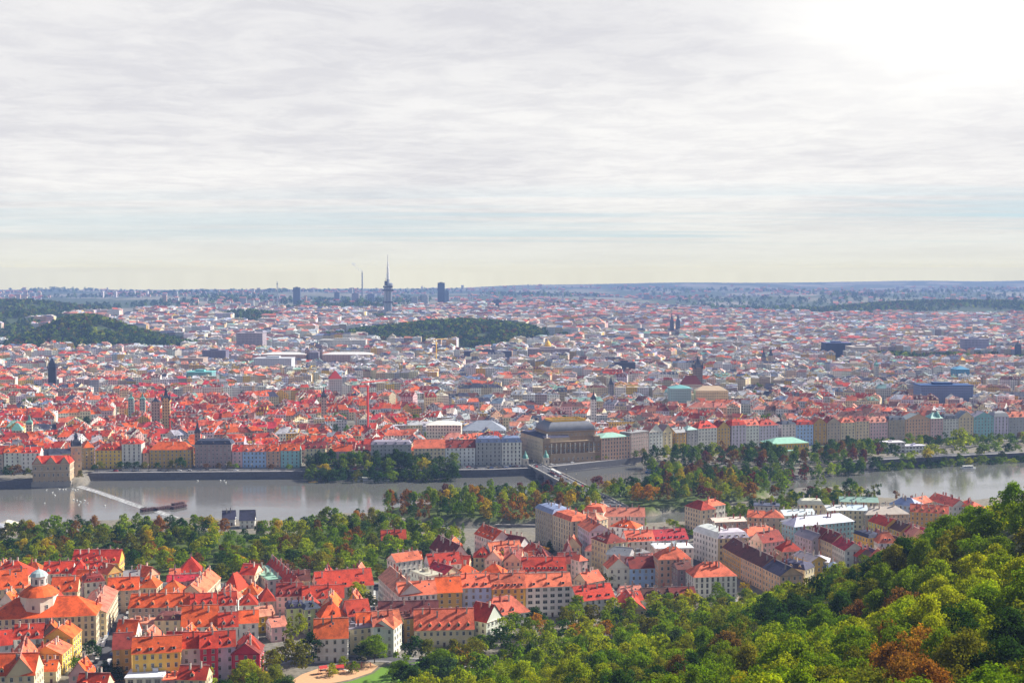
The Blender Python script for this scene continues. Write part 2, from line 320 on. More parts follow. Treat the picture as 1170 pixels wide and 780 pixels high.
# ---------------------------------------------------------------- mesh builder
class MB:
    def __init__(s): s.v = []; s.f = []; s.c = []; s.m = []; s.uv = []
    def face(s, pts, c=(1, 1, 1), mi=0, uv=None):
        i = len(s.v); s.v.extend(pts); s.f.append(tuple(range(i, i + len(pts)))); s.c.append(c); s.m.append(mi)
        s.uv.append(uv)
    def wallq(s, a, b, z0, z1, c, mi=0, top=None):          # vertical wall, outward = right of a->b
        L = math.hypot(b[0] - a[0], b[1] - a[1])
        s.face([(a[0], a[1], z0), (b[0], b[1], z0), (b[0], b[1], z1), (a[0], a[1], z1)], c, mi, [(0, z0), (L, z0), (L, z1), (0, z1)])
    def box(s, x0, x1, y0, y1, z0, z1, c=(1, 1, 1), mi=0, bottom=True):
        A, B, C, D = (x0, y0), (x1, y0), (x1, y1), (x0, y1)
        for a, b in ((A, B), (B, C), (C, D), (D, A)): s.wallq(a, b, z0, z1, c, mi)
        s.face([(x0, y0, z1), (x1, y0, z1), (x1, y1, z1), (x0, y1, z1)], c, mi)
        if bottom: s.face([(x0, y1, z0), (x1, y1, z0), (x1, y0, z0), (x0, y0, z0)], c, mi)
    def ring(s, pts0, pts1, c=(1, 1, 1), mi=0):             # side faces between two equal loops
        n = len(pts0)
        for i in range(n):
            j = (i + 1) % n; s.face([pts0[i], pts0[j], pts1[j], pts1[i]], c, mi)
    def lathe(s, prof, n=12, cx=0, cy=0, c=(1, 1, 1), mi=0, ph=0, cap=True):
        loops = [[(cx + r * math.cos(ph + 2 * math.pi * k / n), cy + r * math.sin(ph + 2 * math.pi * k / n), z) for k in range(n)] for r, z in prof]
        for a, b in zip(loops, loops[1:]): s.ring(a, b, c, mi)
        if cap:
            s.face(loops[-1], c, mi); s.face(loops[0][::-1], c, mi)
    def tube(s, a, b, r0, r1, n=6, c=(1, 1, 1), mi=0):
        a, b = Vector(a), Vector(b); d = (b - a).normalized(); x = d.orthogonal().normalized(); y = d.cross(x)
        l = [[tuple(p + (x * math.cos(2 * math.pi * k / n) + y * math.sin(2 * math.pi * k / n)) * r) for k in range(n)] for p, r in ((a, r0), (b, r1))]
        s.ring(l[0], l[1], c, mi); s.face(l[1], c, mi); s.face(l[0][::-1], c, mi)
    def build(s, name, mats, parent=None, tint=None, merge=False, smooth=False):
        me = bpy.data.meshes.new(name)
        if not isinstance(mats, (list, tuple)): mats = [mats]
        me.from_pydata(s.v, [], s.f)
        for m_ in mats: me.materials.append(M[m_] if isinstance(m_, str) else m_)
        nl = len(me.loops); ln = np.array([len(f) for f in s.f])
        ca = me.color_attributes.new('Col', 'FLOAT_COLOR', 'CORNER')
        cc = np.ones((len(s.c), 4), np.float32); cc[:, :3] = np.array(s.c, np.float32).reshape(-1, 3)
        ca.data.foreach_set('color', np.repeat(cc, ln, axis=0).ravel())
        me.polygons.foreach_set('material_index', np.array(s.m, np.int32))
        ul = me.uv_layers.new(name='UVMap'); ua = np.zeros((nl, 2), np.float32); k = 0
        for f, u_ in zip(s.f, s.uv):
            if u_ is not None: ua[k:k + len(f)] = u_
            k += len(f)
        ul.data.foreach_set('uv', ua.ravel())
        if smooth: me.polygons.foreach_set('use_smooth', np.ones(len(s.f), bool))
        me.update()
        return link(name, me, parent)
def link(name, me, parent=None):
    ob = bpy.data.objects.new(name, me); col.objects.link(ob)
    if parent is not None: ob.parent = parent
    return ob
THINGS = []      # (object, base phrase, area phrase, x in the photograph)
def thing(o, desc, cat, group=None, area='', rank=True):
    o['category'] = cat
    if group: o['group'] = group
    THINGS.append((o, desc, area, rank)); return o
def struct(o): o['kind'] = 'structure'; return o
def root(name, loc, rz=0):
    o = bpy.data.objects.new(name, None); col.objects.link(o); o.empty_display_size = 1
    o.location = loc; o.rotation_euler = (0, 0, rz); return o
# ---------------------------------------------------------------- shared parts
def window_mesh(w_, h_, name, arch=False, cross=True):
    b = MB(); f = .10
    b.face([(-w_/2, -.05, 0), (w_/2, -.05, 0), (w_/2, -.05, h_), (-w_/2, -.05, h_)], (1, 1, 1), 0)
    b.box(-w_/2 - f, -w_/2, -.16, .02, -.05, h_ + f, mi=1); b.box(w_/2, w_/2 + f, -.16, .02, -.05, h_ + f, mi=1)
    b.box(-w_/2 - f - .08, w_/2 + f + .08, -.24, .02, h_, h_ + f * 1.6, mi=1); b.box(-w_/2 - f - .08, w_/2 + f + .08, -.26, .02, -.18, -.02, mi=1)
    if cross:
        b.box(-.04, .04, -.09, -.04, 0, h_, mi=1); b.box(-w_/2, w_/2, -.085, -.04, h_ * .66, h_ * .66 + .07, mi=1)
    o = b.build(name, ['glass', 'frame']); me = o.data; bpy.data.objects.remove(o); return me
WIN = {'n': window_mesh(1.15, 1.85, 'window'), 's': window_mesh(.85, .95, 'window', cross=False), 'w': window_mesh(2.3, 1.7, 'window'), 't': window_mesh(1.2, 2.5, 'window')}
WINB = {}
for k_, me_ in WIN.items(): WINB[k_] = me_.copy(); WINB[k_].materials[0] = M['curtain']
wrng = random.Random(3)
def pickwin(k): return WINB[k] if wrng.random() < .28 else WIN[k]
def dormer_mesh(kind):
    b = MB()
    w_, h_, d_ = 1.7, 1.5, 3.2
    if kind == 'gab':
        b.face([(-w_/2, 0, 0), (w_/2, 0, 0), (w_/2, 0, h_), (0, 0, h_ + .9), (-w_/2, 0, h_)], (1, 1, 1), 0)
        for s_ in (-1, 1):
            b.face([(s_*w_/2, 0, 0), (s_*w_/2, d_, 0), (s_*w_/2, d_, h_), (s_*w_/2, 0, h_)], (1, 1, 1), 0)
            b.face([(s_*(w_/2+.2), -.25, h_ - .15), (0, -.25, h_ + .98), (0, d_+1, h_ + .98), (s_*(w_/2+.2), d_+1, h_ - .15)], (1, 1, 1), 1)
    else:
        b.face([(-w_/2, 0, 0), (w_/2, 0, 0), (w_/2, 0, h_), (-w_/2, 0, h_)], (1, 1, 1), 0)
        for s_ in (-1, 1): b.face([(s_*w_/2, 0, 0), (s_*w_/2, d_, 0), (s_*w_/2, d_, h_), (s_*w_/2, 0, h_)], (1, 1, 1), 0)
        b.box(-w_/2 - .15, w_/2 + .15, -.25, d_, h_, h_ + .14, mi=1)
    b.face([(-.5, -.03, .35), (.5, -.03, .35), (.5, -.03, 1.4), (-.5, -.03, 1.4)], (1, 1, 1), 2)
    return b
_dorm = {}
def get_dormer(kind, roofc, wallc='white'):
    k = (kind, roofc, wallc)
    if k not in _dorm:
        b = dormer_mesh(kind)
        b.c = [RC[roofc] if m_ == 1 else WC[wallc] for m_ in b.m]
        o = b.build('dormer', ['wall', 'roof', 'glass']); _dorm[k] = o.data; bpy.data.objects.remove(o)
    return _dorm[k]
_chim = {}
def get_chimney(c, h_=2.6, w_=.75):
    k = (c, h_, w_)
    if k not in _chim:
        b = MB(); cc = {'w': (.62, .57, .50), 'r': (.34, .10, .07), 'g': (.30, .28, .27)}[c]
        b.box(-w_/2, w_/2, -.4, .4, -1.2, h_, cc); b.box(-w_/2 - .12, w_/2 + .12, -.52, .52, h_, h_ + .22, tuple(x * .8 for x in cc))
        for s_ in (-.2, .2): b.box(s_ - .12, s_ + .12, -.14, .14, h_ + .22, h_ + .7, (.28, .10, .07))
        o = b.build('chimney', ['wall']); _chim[k] = o.data; bpy.data.objects.remove(o)
    return _chim[k]
_bm = MB(); _bm.face([(-.4, -.6, .07), (.4, -.6, .07), (.4, .6, .07), (-.4, .6, .07)], (1, 1, 1), 0); _bm.box(-.48, .48, -.68, .68, -.05, .05, mi=1)
_o = _bm.build('skylight', ['glass', 'frame']); SKYL = _o.data; bpy.data.objects.remove(_o)
_bm = MB(); _bm.box(-.55, .55, -.08, .02, 0, 2.3, (.12, .06, .03)); _bm.box(-.75, -.55, -.16, .02, 0, 2.6, (.5, .46, .4)); _bm.box(.55, .75, -.16, .02, 0, 2.6, (.5, .46, .4)); _bm.box(-.55, .55, -.16, .02, 2.3, 2.6, (.5, .46, .4))
_o = _bm.build('door', ['wall']); DOOR = _o.data; bpy.data.objects.remove(_o)
def place(name, me, parent, loc, rz=0, rx=0, scale=None):
    o = link(name, me, parent); o.location = loc; o.rotation_euler = (rx, 0, rz)
    if scale: o.scale = scale
    return o
FOOT = []    # occupied rectangles (cx, cy, ux, uy, L/2, d/2)
def occupied(x, y, pad=0.0):
    for cx_, cy_, ux, uy, hl, hd in FOOT:
        dx, dy = x - cx_, y - cy_
        if abs(dx * ux + dy * uy) < hl + pad and abs(-dx * uy + dy * ux) < hd + pad: return True
    return False
def occ_rect(cx_, cy_, ux, uy, hl, hd, pad=0.):
    for i in (-1, 0, 1):
        for j in (-1, 0, 1):
            if occupied(cx_ + ux * hl * i - uy * hd * j, cy_ + uy * hl * i + ux * hd * j, pad): return True
    # corners of the others inside this one
    for c in FOOT:
        for i in (-1, 0, 1):
            for j in (-1, 0, 1):
                x = c[0] + c[2] * c[4] * i - c[3] * c[5] * j - cx_; y = c[1] + c[3] * c[4] * i + c[2] * c[5] * j - cy_
                if abs(x * ux + y * uy) < hl + pad and abs(-x * uy + y * ux) < hd + pad: return True
    return False
def jit(c, a=.10):
    k = 1 + rng.uniform(-a, a); return tuple(max(0, min(1, x * k * (1 + rng.uniform(-a, a) * .5))) for x in c)
def roofmesh(hl, hd, H, rh, kind, c, ov=.45, flatc=None):
    b = MB(); x0, x1, y0, y1 = -hl - ov, hl + ov, -hd - ov, hd + ov; t = rh / max(hd, .1); e = H - ov * t * .5 + .05
    def uvq(pts): return [(p[0] if kind != 'gablep' else p[1], p[2]) for p in pts]
    def q(pts): b.face(pts, c, 0, uvq(pts))
    base = [(x0, y0, e), (x1, y0, e), (x1, y1, e), (x0, y1, e)]
    if kind == 'gable':
        r0, r1 = (x0, 0, H + rh), (x1, 0, H + rh)
        q([base[0], base[1], r1, r0]); q([base[2], base[3], r0, r1]); b.face(base[::-1], c)
    elif kind == 'gablep':
        r0, r1 = (0, y0, H + rh), (0, y1, H + rh)
        q([base[1], base[2], r1, r0]); q([base[3], base[0], r0, r1]); b.face(base[::-1], c)
    elif kind == 'hip':
        k = min(hl * .92, hd)
        if hl >= hd: r0, r1 = (-hl + k, 0, H + rh), (hl - k, 0, H + rh)
        else: r0, r1 = (0, -hd + hl, H + rh), (0, hd - hl, H + rh)
        if hl >= hd:
            q([base[0], base[1], r1, r0]); q([base[2], base[3], r0, r1]); b.face([base[1], base[2], r1], c, 0, uvq([base[1], base[2], r1])); b.face([base[3], base[0], r0], c)
        else:
            q([base[1], base[2], r1, r0]); q([base[3], base[0], r0, r1]); b.face([base[0], base[1], r0], c); b.face([base[2], base[3], r1], c)
        b.face(base[::-1], c)
    elif kind == 'mansard':
        m_ = min(2.2, hd * .3); z1 = H + rh * .68
        mid = [(x0 + m_, y0 + m_, z1), (x1 - m_, y0 + m_, z1), (x1 - m_, y1 - m_, z1), (x0 + m_, y1 - m_, z1)]
        b.ring(base, mid, c); q2 = flatc or c
        r0, r1 = (x0 + m_ + 3, 0, H + rh), (x1 - m_ - 3, 0, H + rh)
        if x0 + m_ + 3 > -1: r0 = r1 = None
        if r0:
            b.face([mid[0], mid[1], r1, r0], q2); b.face([mid[2], mid[3], r0, r1], q2); b.face([mid[1], mid[2], r1], q2); b.face([mid[3], mid[0], r0], q2)
        else: b.face(mid, q2)
        b.face(base[::-1], c)
    elif kind == 'flat':
        b.box(x0, x1, y0, y1, H, H + .35, c); b.box(x0 + .5, x1 - .5, y0 + .5, y1 - .5, H + .353, H + .5, tuple(min(1, x * 1.1) for x in c))
        for _ in range(2):
            bx, by = rng.uniform(-hl * .6, hl * .6), rng.uniform(-hd * .5, hd * .5); b.box(bx - 1.2, bx + 1.2, by - 1, by + 1, H + .5, H + 2.2, tuple(x * .8 for x in c))
    rl = None
    if kind == 'gable': rl = (-hl - ov, hl + ov, 0)
    if kind == 'hip' and hl >= hd: rl = (-hl + min(hl * .92, hd), hl - min(hl * .92, hd), 0)
    if rl: b.box(rl[0], rl[1], -.18, .18, H + rh - .12, H + rh + .16, tuple(min(.8, x * .7 + .22) for x in c))
    if kind == 'gablep': b.box(-.18, .18, -hd - ov, hd + ov, H + rh - .12, H + rh + .16, tuple(min(.8, x * .7 + .22) for x in c))
    return b
def house(A, B, d, H, rh, wall, roof, kind='gable', floors=None, opts='', gz=0.0, name='town_house', desc=None, area='', win=True, cat='house', group=None, bay=3.1):
    ux, uy = B[0] - A[0], B[1] - A[1]; L = math.hypot(ux, uy); ux /= L; uy /= L
    cx_, cy_ = (A[0] + B[0]) / 2 - uy * d / 2, (A[1] + B[1]) / 2 + ux * d / 2
    FOOT.append((cx_, cy_, ux, uy, L / 2, d / 2)); hl, hd = L / 2, d / 2
    r = root(name, (cx_, cy_, gz), math.atan2(uy, ux)); wc = jit(WC[wall], .09); rc = jit(RC[roof], .19)
    b = MB(); zb = -1.5; mi = 0; cor = tuple(min(.85, x * 1.12) for x in wc); base = tuple(x * .72 for x in wc)
    for a, e in (((-hl, -hd), (hl, -hd)), ((hl, -hd), (hl, hd)), ((hl, hd), (-hl, hd)), ((-hl, hd), (-hl, -hd))): b.wallq(a, e, zb, H, wc, mi)
    if kind == 'gable':
        for s_ in (-1, 1): b.face([(s_ * hl, -hd * s_, H), (s_ * hl, hd * s_, H), (s_ * hl, 0, H + rh)], wc)
    if kind == 'gablep':
        for s_ in (-1, 1): b.face([(hl * -s_, s_ * -hd * -1, H), (hl * s_, s_ * hd, H), (0, s_ * hd, H + rh)], wc)
    if win:
        for z_, w_ in ((H - .45, .28), (3.6, .12)):
            b.box(-hl - w_, hl + w_, -hd - w_, hd + w_, z_, z_ + .3, cor)
        b.box(-hl - .06, hl + .06, -hd - .06, hd + .06, zb, 1.0, base)
    b.build('wall', 'wall' if win else 'wallwin', r)
    ro = roofmesh(hl, hd, H, rh, kind, rc).build('roof', 'sheet' if roof in ('white', 'grey', 'green', 'blue', 'cream') or kind == 'flat' else 'roof', r)
    t = rh / hd
    cxy = Vector((cx_, cy_)); tocam = -cxy
    sides = [('f', (0, -hd), 0, L, (-1 * -uy * -1, 0))]
    def vis(nx, ny):
        wx, wy = nx * ux - ny * uy, nx * uy + ny * ux; px_, py_ = cx_ + wx * (hl if nx else hd), cy_ + wy * (hl if nx else hd)
        return wx * -px_ + wy * -py_ > 0
    if win:
        fl = floors or max(1, round(H / 3.6)); fh = H / fl; wk = 'w' if 'W' in opts else ('s' if 'S' in opts else ('t' if 'T' in opts else 'n')); wm_ = WIN[wk]
        hh = {'n': 1.85, 's': .95, 'w': 1.7, 't': 2.5}[wk]; bw = max(bay, 3.6 if wk == 'w' else 0)
        n_all = 0
        for nx, ny, rz, ln in ((0, -1, 0, L), (1, 0, math.pi / 2, d), (-1, 0, -math.pi / 2, d)):
            if not vis(nx, ny): continue
            if nx and 'B' in opts: continue
            n = max(1, int((ln - 1.2) / bw)); sp_ = (ln - .6) / n
            for f_ in range(fl):
                if f_ == 0 and fl > 2 and False: continue
                for k in range(n):
                    o_ = -ln / 2 + .3 + sp_ * (k + .5); z_ = fh * f_ + (fh - hh) * .55
                    if z_ + hh > H - .5: z_ = H - .55 - hh
                    if n_all > 98: break
                    if f_ == 0 and k == n // 2 and nx == 0: place('door', DOOR, r, (o_, -hd, 0)); continue
                    loc = (o_, -hd, z_) if nx == 0 else ((hl, o_, z_) if nx > 0 else (-hl, -o_, z_))
                    place('window', pickwin(wk), r, loc, rz); n_all += 1
    # dormers, skylights, chimneys belong to the roof
    nd = 0
    for ch in opts.split():
        if ch[0] == 'd': nd = int(ch[1:]); dk = 'gab'
        if ch[0] == 'e': nd = int(ch[1:]); dk = 'shed'
    if nd and kind in ('gable', 'hip', 'mansard') and hl >= 2:
        k_in = (hd if kind == 'hip' else .5)
        span = max(L - 2 * min(k_in, hl * .55), 2)
        tt = t if kind != 'mansard' else rh * .68 / min(2.2, hd * .3)
        back = (1.5 if kind != 'mansard' else .35); z_ = H + back * tt * .55
        for k in range(nd):
            o_ = -span / 2 + span * (k + .5) / nd; place('dormer', get_dormer(dk, roof, 'white' if 'x' in opts else wall), ro, (o_, -hd + back * .55 + .1, z_))
        if 'R' in opts:
            for k in range(max(1, int(d / 4.5))):
                o_ = -hd + d * (k + .5) / max(1, int(d / 4.5)); 
    ns = 3 if 'k' in opts else (rng.choice((1, 2, 3)) if win else 0)
    if kind == 'gable' and ns:
        for k in range(ns):
            o_ = rng.uniform(-hl * .8, hl * .8); yy = -hd + hd * rng.uniform(.35, .75)
            place('skylight', SKYL, ro, (o_, yy, H + (yy + hd) * t + .02), 0, math.atan(t))
    nc = 0 if 'c0' in opts else (max(1, round(L / 5.2)) if win else rng.choice((0, 1, 1, 2)))
    for k in range(nc):
        if kind == 'gablep': xx = rng.choice((-1, 1)) * hl * rng.uniform(.2, .5); yy = rng.uniform(-hd * .6, hd * .6); zz = H + rh * (1 - abs(xx) / hl)
        else:
            lim = hl - (hd if kind == 'hip' else 1.2); lim = max(lim, .5); xx = -lim + 2 * lim * (k + rng.uniform(.2, .8)) / nc; yy = rng.choice((-1, 1)) * hd * rng.uniform(.08, .4)
            zz = H + (rh * (1 - abs(yy) / hd) if kind != 'mansard' else rh * .8)
            if kind == 'flat': zz = H + .3
        place('chimney', get_chimney(rng.choice('wwrg')), ro, (xx, yy, zz))
    if desc is None:
        f_ = ('flat ' if kind == 'flat' else '')
        desc = f"{WN[wall]} house with {f_}{RN[roof]} roof" + (' and dormers' if nd > 1 else '')
    thing(r, desc, cat, group, '' if len(desc.split()) > 8 else area)
    return r
# ---------------------------------------------------------------- trees
def crown_arrays(seed, kind='broad', n_lobe=16, per=190, leaf=.55):
    """leaf cards spread through the lobes of one crown about 12 m wide and 11 m tall, base at z=0"""
    g = np.random.default_rng(seed); C = []; Nn = []; S = []; T = []
    lobes = []
    if kind == 'broad':
        squash = g.uniform(.8, 1.15)
        for i in range(n_lobe):
            a = i * 2.399 + g.uniform(-.7, .7); h = (i + .5) / n_lobe; rad = 4.4 * math.sqrt(max(0.02, 1 - abs(2 * h - .72) ** 1.9 * .62)) * g.uniform(.6, 1.15)
            if h > .86: rad *= .5
            lobes.append((rad * math.cos(a), rad * math.sin(a) * squash, 1.4 + h * 8.4 + g.uniform(-.7, .9), g.choice((1.0, 1.3, 1.7, 2.1, 2.5)) * g.uniform(.85, 1.1)))
        lobes.append((g.uniform(-1, 1), g.uniform(-1, 1), 8.2, 2.2)); lobes.append((0, 0, 5.2, 3.1))
    elif kind == 'poplar':
        for i in range(11):
            h = i / 10; rad = 1.1 * (1 - abs(2 * h - .8) * .5); a = g.uniform(0, 6.28)
            lobes.append((rad * math.cos(a) * .6, rad * math.sin(a) * .6, 1.5 + h * 15, g.uniform(1.1, 1.7) * (1.15 - .55 * h)))
    elif kind == 'open':
        for i in range(n_lobe):
            a = g.uniform(0, 6.28); h = g.uniform(0, 1); rad = g.uniform(1.5, 4.8)
            lobes.append((rad * math.cos(a), rad * math.sin(a), 1.2 + h * 9.2 - rad * .3, g.uniform(1.1, 2.1)))
    elif kind == 'conifer':
        for i in range(13):
            h = i / 12; lobes.append((g.uniform(-.3, .3), g.uniform(-.3, .3), .8 + h * 13, 3.3 * (1 - h) ** .8 + .35))
    elif kind == 'bush':
        for i in range(7):
            a = g.uniform(0, 6.28); rad = g.uniform(.5, 2.2); lobes.append((rad * math.cos(a), rad * math.sin(a), g.uniform(.8, 2.4), g.uniform(.9, 1.5)))
    for (x, y, z, r) in lobes:
        n = max(12, int(per * (r / 2.2) ** 2)); v = g.normal(size=(n, 3)); v /= np.linalg.norm(v, axis=1)[:, None]
        v[:, 2] = np.where(v[:, 2] < -.55, -v[:, 2], v[:, 2])
        sq = np.array([1, 1, .82]) if kind != 'conifer' else np.array([1, 1, .38])
        rr = r * (g.uniform(.62, 1.08, n) + .28 * (g.random(n) < .07))[:, None]; bumpy = 1 + .13 * np.sin(v[:, :1] * 9 + x) * np.cos(v[:, 1:2] * 8 + y)
        C.append(np.array([x, y, z]) + v * rr * bumpy * sq); Nn.append(v + g.normal(size=(n, 3)) * .55); S.append(g.uniform(.6, 1.3, n) * leaf)
        T.append(np.full(n, g.uniform(.72, 1.25)) * g.uniform(.6, 1.4, n))
    C = np.concatenate(C); Nn = np.concatenate(Nn); S = np.concatenate(S); T = np.concatenate(T)
    Nn /= np.linalg.norm(Nn, axis=1)[:, None]
    up_ = g.normal(size=C.shape); A = np.cross(Nn, up_); A /= np.linalg.norm(A, axis=1)[:, None] + 1e-9; B = np.cross(Nn, A)
    k = S[:, None] * .5
    V = np.stack([C + A * k, C + B * k * .8 + Nn * k * .25, C - A * k, C - B * k * .8 + Nn * k * .25], 1).reshape(-1, 3)
    return V, T
def leaf_mesh(name, V, T, mat, tint=None, per=4):
    n = len(V) // 4; me = bpy.data.meshes.new(name)
    me.vertices.add(len(V)); me.vertices.foreach_set('co', V.astype(np.float32).ravel())
    me.loops.add(len(V)); me.loops.foreach_set('vertex_index', np.arange(len(V), dtype=np.int32))
    me.polygons.add(n); me.polygons.foreach_set('loop_start', np.arange(0, len(V), 4, dtype=np.int32))
    try: me.polygons.foreach_set('loop_total', np.full(n, 4, np.int32))
    except Exception: pass
    me.update(calc_edges=True)
    a = me.color_attributes.new('Col', 'FLOAT_COLOR', 'CORNER'); c = np.ones((n, 4), np.float32)
    c[:, 0] = T * (0.92 + .16 * nrg.random(n)); c[:, 1] = T; c[:, 2] = T * .9; a.data.foreach_set('color', np.repeat(c, 4, 0).ravel())
    if tint is not None:
        a = me.color_attributes.new('Tint', 'FLOAT_COLOR', 'CORNER'); c = np.ones((n, 4), np.float32); c[:, :3] = tint; a.data.foreach_set('color', np.repeat(c, 4, 0).ravel())
    me.materials.append(M[mat]); return me
CR = {}
for k_, num, kw in (('broad', 7, dict(n_lobe=30, per=235, leaf=.54)), ('open', 4, dict(n_lobe=30, per=170, leaf=.52)), ('poplar', 2, dict(per=300, leaf=.5)), ('conifer', 2, dict(per=330, leaf=.5)), ('bush', 2, dict(per=200, leaf=.42))):
    CR[k_] = [leaf_mesh('crown', *crown_arrays(100 + i * 7 + len(k_), k_, **kw), 'leaf') for i in range(num)]
LO = {k_: [crown_arrays(300 + i, k_, n_lobe=14, per=58, leaf=1.05) for i in range(4)] for k_ in ('broad', 'open')}
def trunk_mesh(h, r, seed):
    g = random.Random(seed); b = MB(); z = 0; p = Vector((0, 0, -1.5))
    top = Vector((g.uniform(-.4, .4), g.uniform(-.4, .4), h)); b.tube(p, top, r * 1.25, r * .7, 8)
    for k in range(6):
        a = k * 1.05 + g.uniform(-.3, .3); q = top + Vector((math.cos(a) * 2.6, math.sin(a) * 2.6, g.uniform(2.2, 4.2))); s = top * g.uniform(.75, 1); b.tube(s, q, r * .5, r * .2, 5)
        b.tube(q, q + Vector((math.cos(a + .5) * 1.4, math.sin(a + .5) * 1.4, 2.0)), r * .2, r * .06, 4)
    b.tube(top, top + Vector((0, 0, 5)), r * .7, r * .15, 6)
    o = b.build('trunk', 'bark'); me = o.data; bpy.data.objects.remove(o); return me
TR = [trunk_mesh(3.4, .32, i) for i in range(3)]
LC = dict(green=(.14, .225, .008), lime=(.29, .35, .010), yellow=(.42, .33, .014), dark=(.036, .085, .016), olive=(.16, .17, .016), rust=(.25, .115, .022), brown=(.17, .095, .03), orange=(.38, .20, .02), bluish=(.07, .125, .045), wine=(.15, .04, .035))
LN = dict(green='mid green', lime='bright yellow-green', yellow='yellow', dark='dark green', olive='olive green', rust='rust red', brown='brown', orange='orange', bluish='grey-green', wine='wine red')
TREES = []    # (x, y, z, radius, height, kind, colour, area)
def tree(x, y, z, rad, h, kind, colr, area): TREES.append((x, y, z, rad, h, kind, colr, area))
def in_poly(x, y, pl):
    ins = False; n = len(pl)
    for i in range(n):
        ax, ay = pl[i]; bx, by = pl[(i + 1) % n]
        if (ay > y) != (by > y) and x < (bx - ax) * (y - ay) / (by - ay) + ax: ins = not ins
    return ins
def scatter(pl, dmin, tries=4000, seed=1):
    g = random.Random(seed); xs = [p[0] for p in pl]; ys = [p[1] for p in pl]; out = []
    for _ in range(tries):
        x, y = g.uniform(min(xs), max(xs)), g.uniform(min(ys), max(ys))
        if in_poly(x, y, pl) and all((x - a) ** 2 + (y - b) ** 2 > dmin * dmin for a, b in out): out.append((x, y))
    return out
def pick(g, table):
    t = g.random() * sum(w_ for _, w_ in table)
    for k, w_ in table:
        t -= w_
        if t <= 0: return k
    return table[-1][0]
def flush_trees(limit=300):
    """the largest in the photograph become trees of their own, the rest one mass"""
    L = []
    for t in TREES:
        px, py = proj(t[0], t[1], t[2] + t[4] * .7); size = t[3] / max(60, math.hypot(t[0], t[1]))
        infr = -20 < px < 1190 and py < 815
        L.append((infr, size, t, px))
    L.sort(key=lambda q: (-q[0], -q[1])); VS = []; TS = []; TI = []
    for i, (infr, size, t, px) in enumerate(L):
        x, y, z, rad, h, kind, colr, area = t; g = random.Random(int(x * 13 + y * 7))
        c = LC[colr]; k = g.uniform(.82, 1.2); c = (c[0] * k * g.uniform(.88, 1.12), c[1] * k, c[2] * k)
        base_w, base_h = {'broad': (12.4, 11.4), 'open': (12.2, 11), 'poplar': (4.6, 18), 'conifer': (6.6, 14.6), 'bush': (6, 4)}[kind]
        sx = rad * 2 / base_w; ch = h * (.80 if kind in ('broad', 'open') else (.92 if kind != 'bush' else 1)); sz = ch / base_h; rz = g.uniform(0, 6.28)
        if i < limit and infr and kind != 'bush' or (kind in ('poplar', 'conifer') and infr):
            r = root({'poplar': 'poplar_tree', 'conifer': 'conifer_tree'}.get(kind, 'broadleaf_tree'), (x, y, z))
            cr = place('crown', g.choice(CR[kind]), r, (0, 0, h - ch), rz, 0, (sx, sx, sz)); cr.color = (*c, 1)
            place('trunk', g.choice(TR), r, (0, 0, 0), rz, 0, (h / 15, h / 15, (h - ch + 3) / 6))
            size_w = 'large ' if rad > 6.2 else ('small ' if rad < 4 else '')
            kn = {'poplar': 'slender poplar', 'conifer': 'pointed conifer'}.get(kind, 'leafy tree' if kind == 'broad' else 'loose-crowned tree')
            thing(r, f'{size_w}{LN[colr]} {kn}', 'tree', {'hill': 'trees of the wooded hillside'}.get(area[0], 'trees ' + area[1]), area[1])
        elif infr or size > .008:
            V, T = g.choice(LO['open' if kind == 'open' else 'broad']); V = V.copy(); T = T * .9
            if kind == 'bush': sx, sz = rad / 6, h / 11
            cs_, sn = math.cos(rz), math.sin(rz); W = np.empty_like(V)
            W[:, 0] = (V[:, 0] * cs_ - V[:, 1] * sn) * sx + x; W[:, 1] = (V[:, 0] * sn + V[:, 1] * cs_) * sx + y; W[:, 2] = V[:, 2] * sz + z + (h - ch)
            VS.append(W); TS.append(T); TI.append(np.tile(np.array(c, np.float32), (len(T), 1)))
    if VS:
        me = leaf_mesh('woodland', np.concatenate(VS), np.concatenate(TS), 'leafs', np.concatenate(TI)); o = link('woodland', me); o['kind'] = 'stuff'; o['label'] = 'far trees and low shrubs between the houses and on the river banks'; o['category'] = 'woodland'
def far_wood(name, pts, label, cols, rad=(4, 7), seed=3):
    g = random.Random(seed); VS = []; TS = []; TI = []
    B = [crown_arrays(500 + i, 'broad', n_lobe=6, per=10, leaf=2.3) for i in range(4)]
    for (x, y) in pts:
        V, T = g.choice(B); z = tz_cache(x, y); r_ = g.uniform(*rad); c = np.array(LC[pick(g, cols)]) * g.uniform(.75, 1.2); s = r_ / 6.2; rz = g.uniform(0, 6.28); cs_, sn = math.cos(rz), math.sin(rz); W = np.empty_like(V)
        W[:, 0] = (V[:, 0] * cs_ - V[:, 1] * sn) * s + x; W[:, 1] = (V[:, 0] * sn + V[:, 1] * cs_) * s + y; W[:, 2] = V[:, 2] * s * 1.1 + z - .5
        VS.append(W); TS.append(T); TI.append(np.tile(c.astype(np.float32), (len(T), 1)))
    me = leaf_mesh(name, np.concatenate(VS), np.concatenate(TS), 'leafs', np.concatenate(TI)); o = link(name, me); o['kind'] = 'stuff'; o['label'] = label; o['category'] = 'woodland'
_tzc = {}
def tz_cache(x, y):
    k = (round(x / 12), round(y / 12))
    if k not in _tzc: _tzc[k] = tz(x, y)
    return _tzc[k]
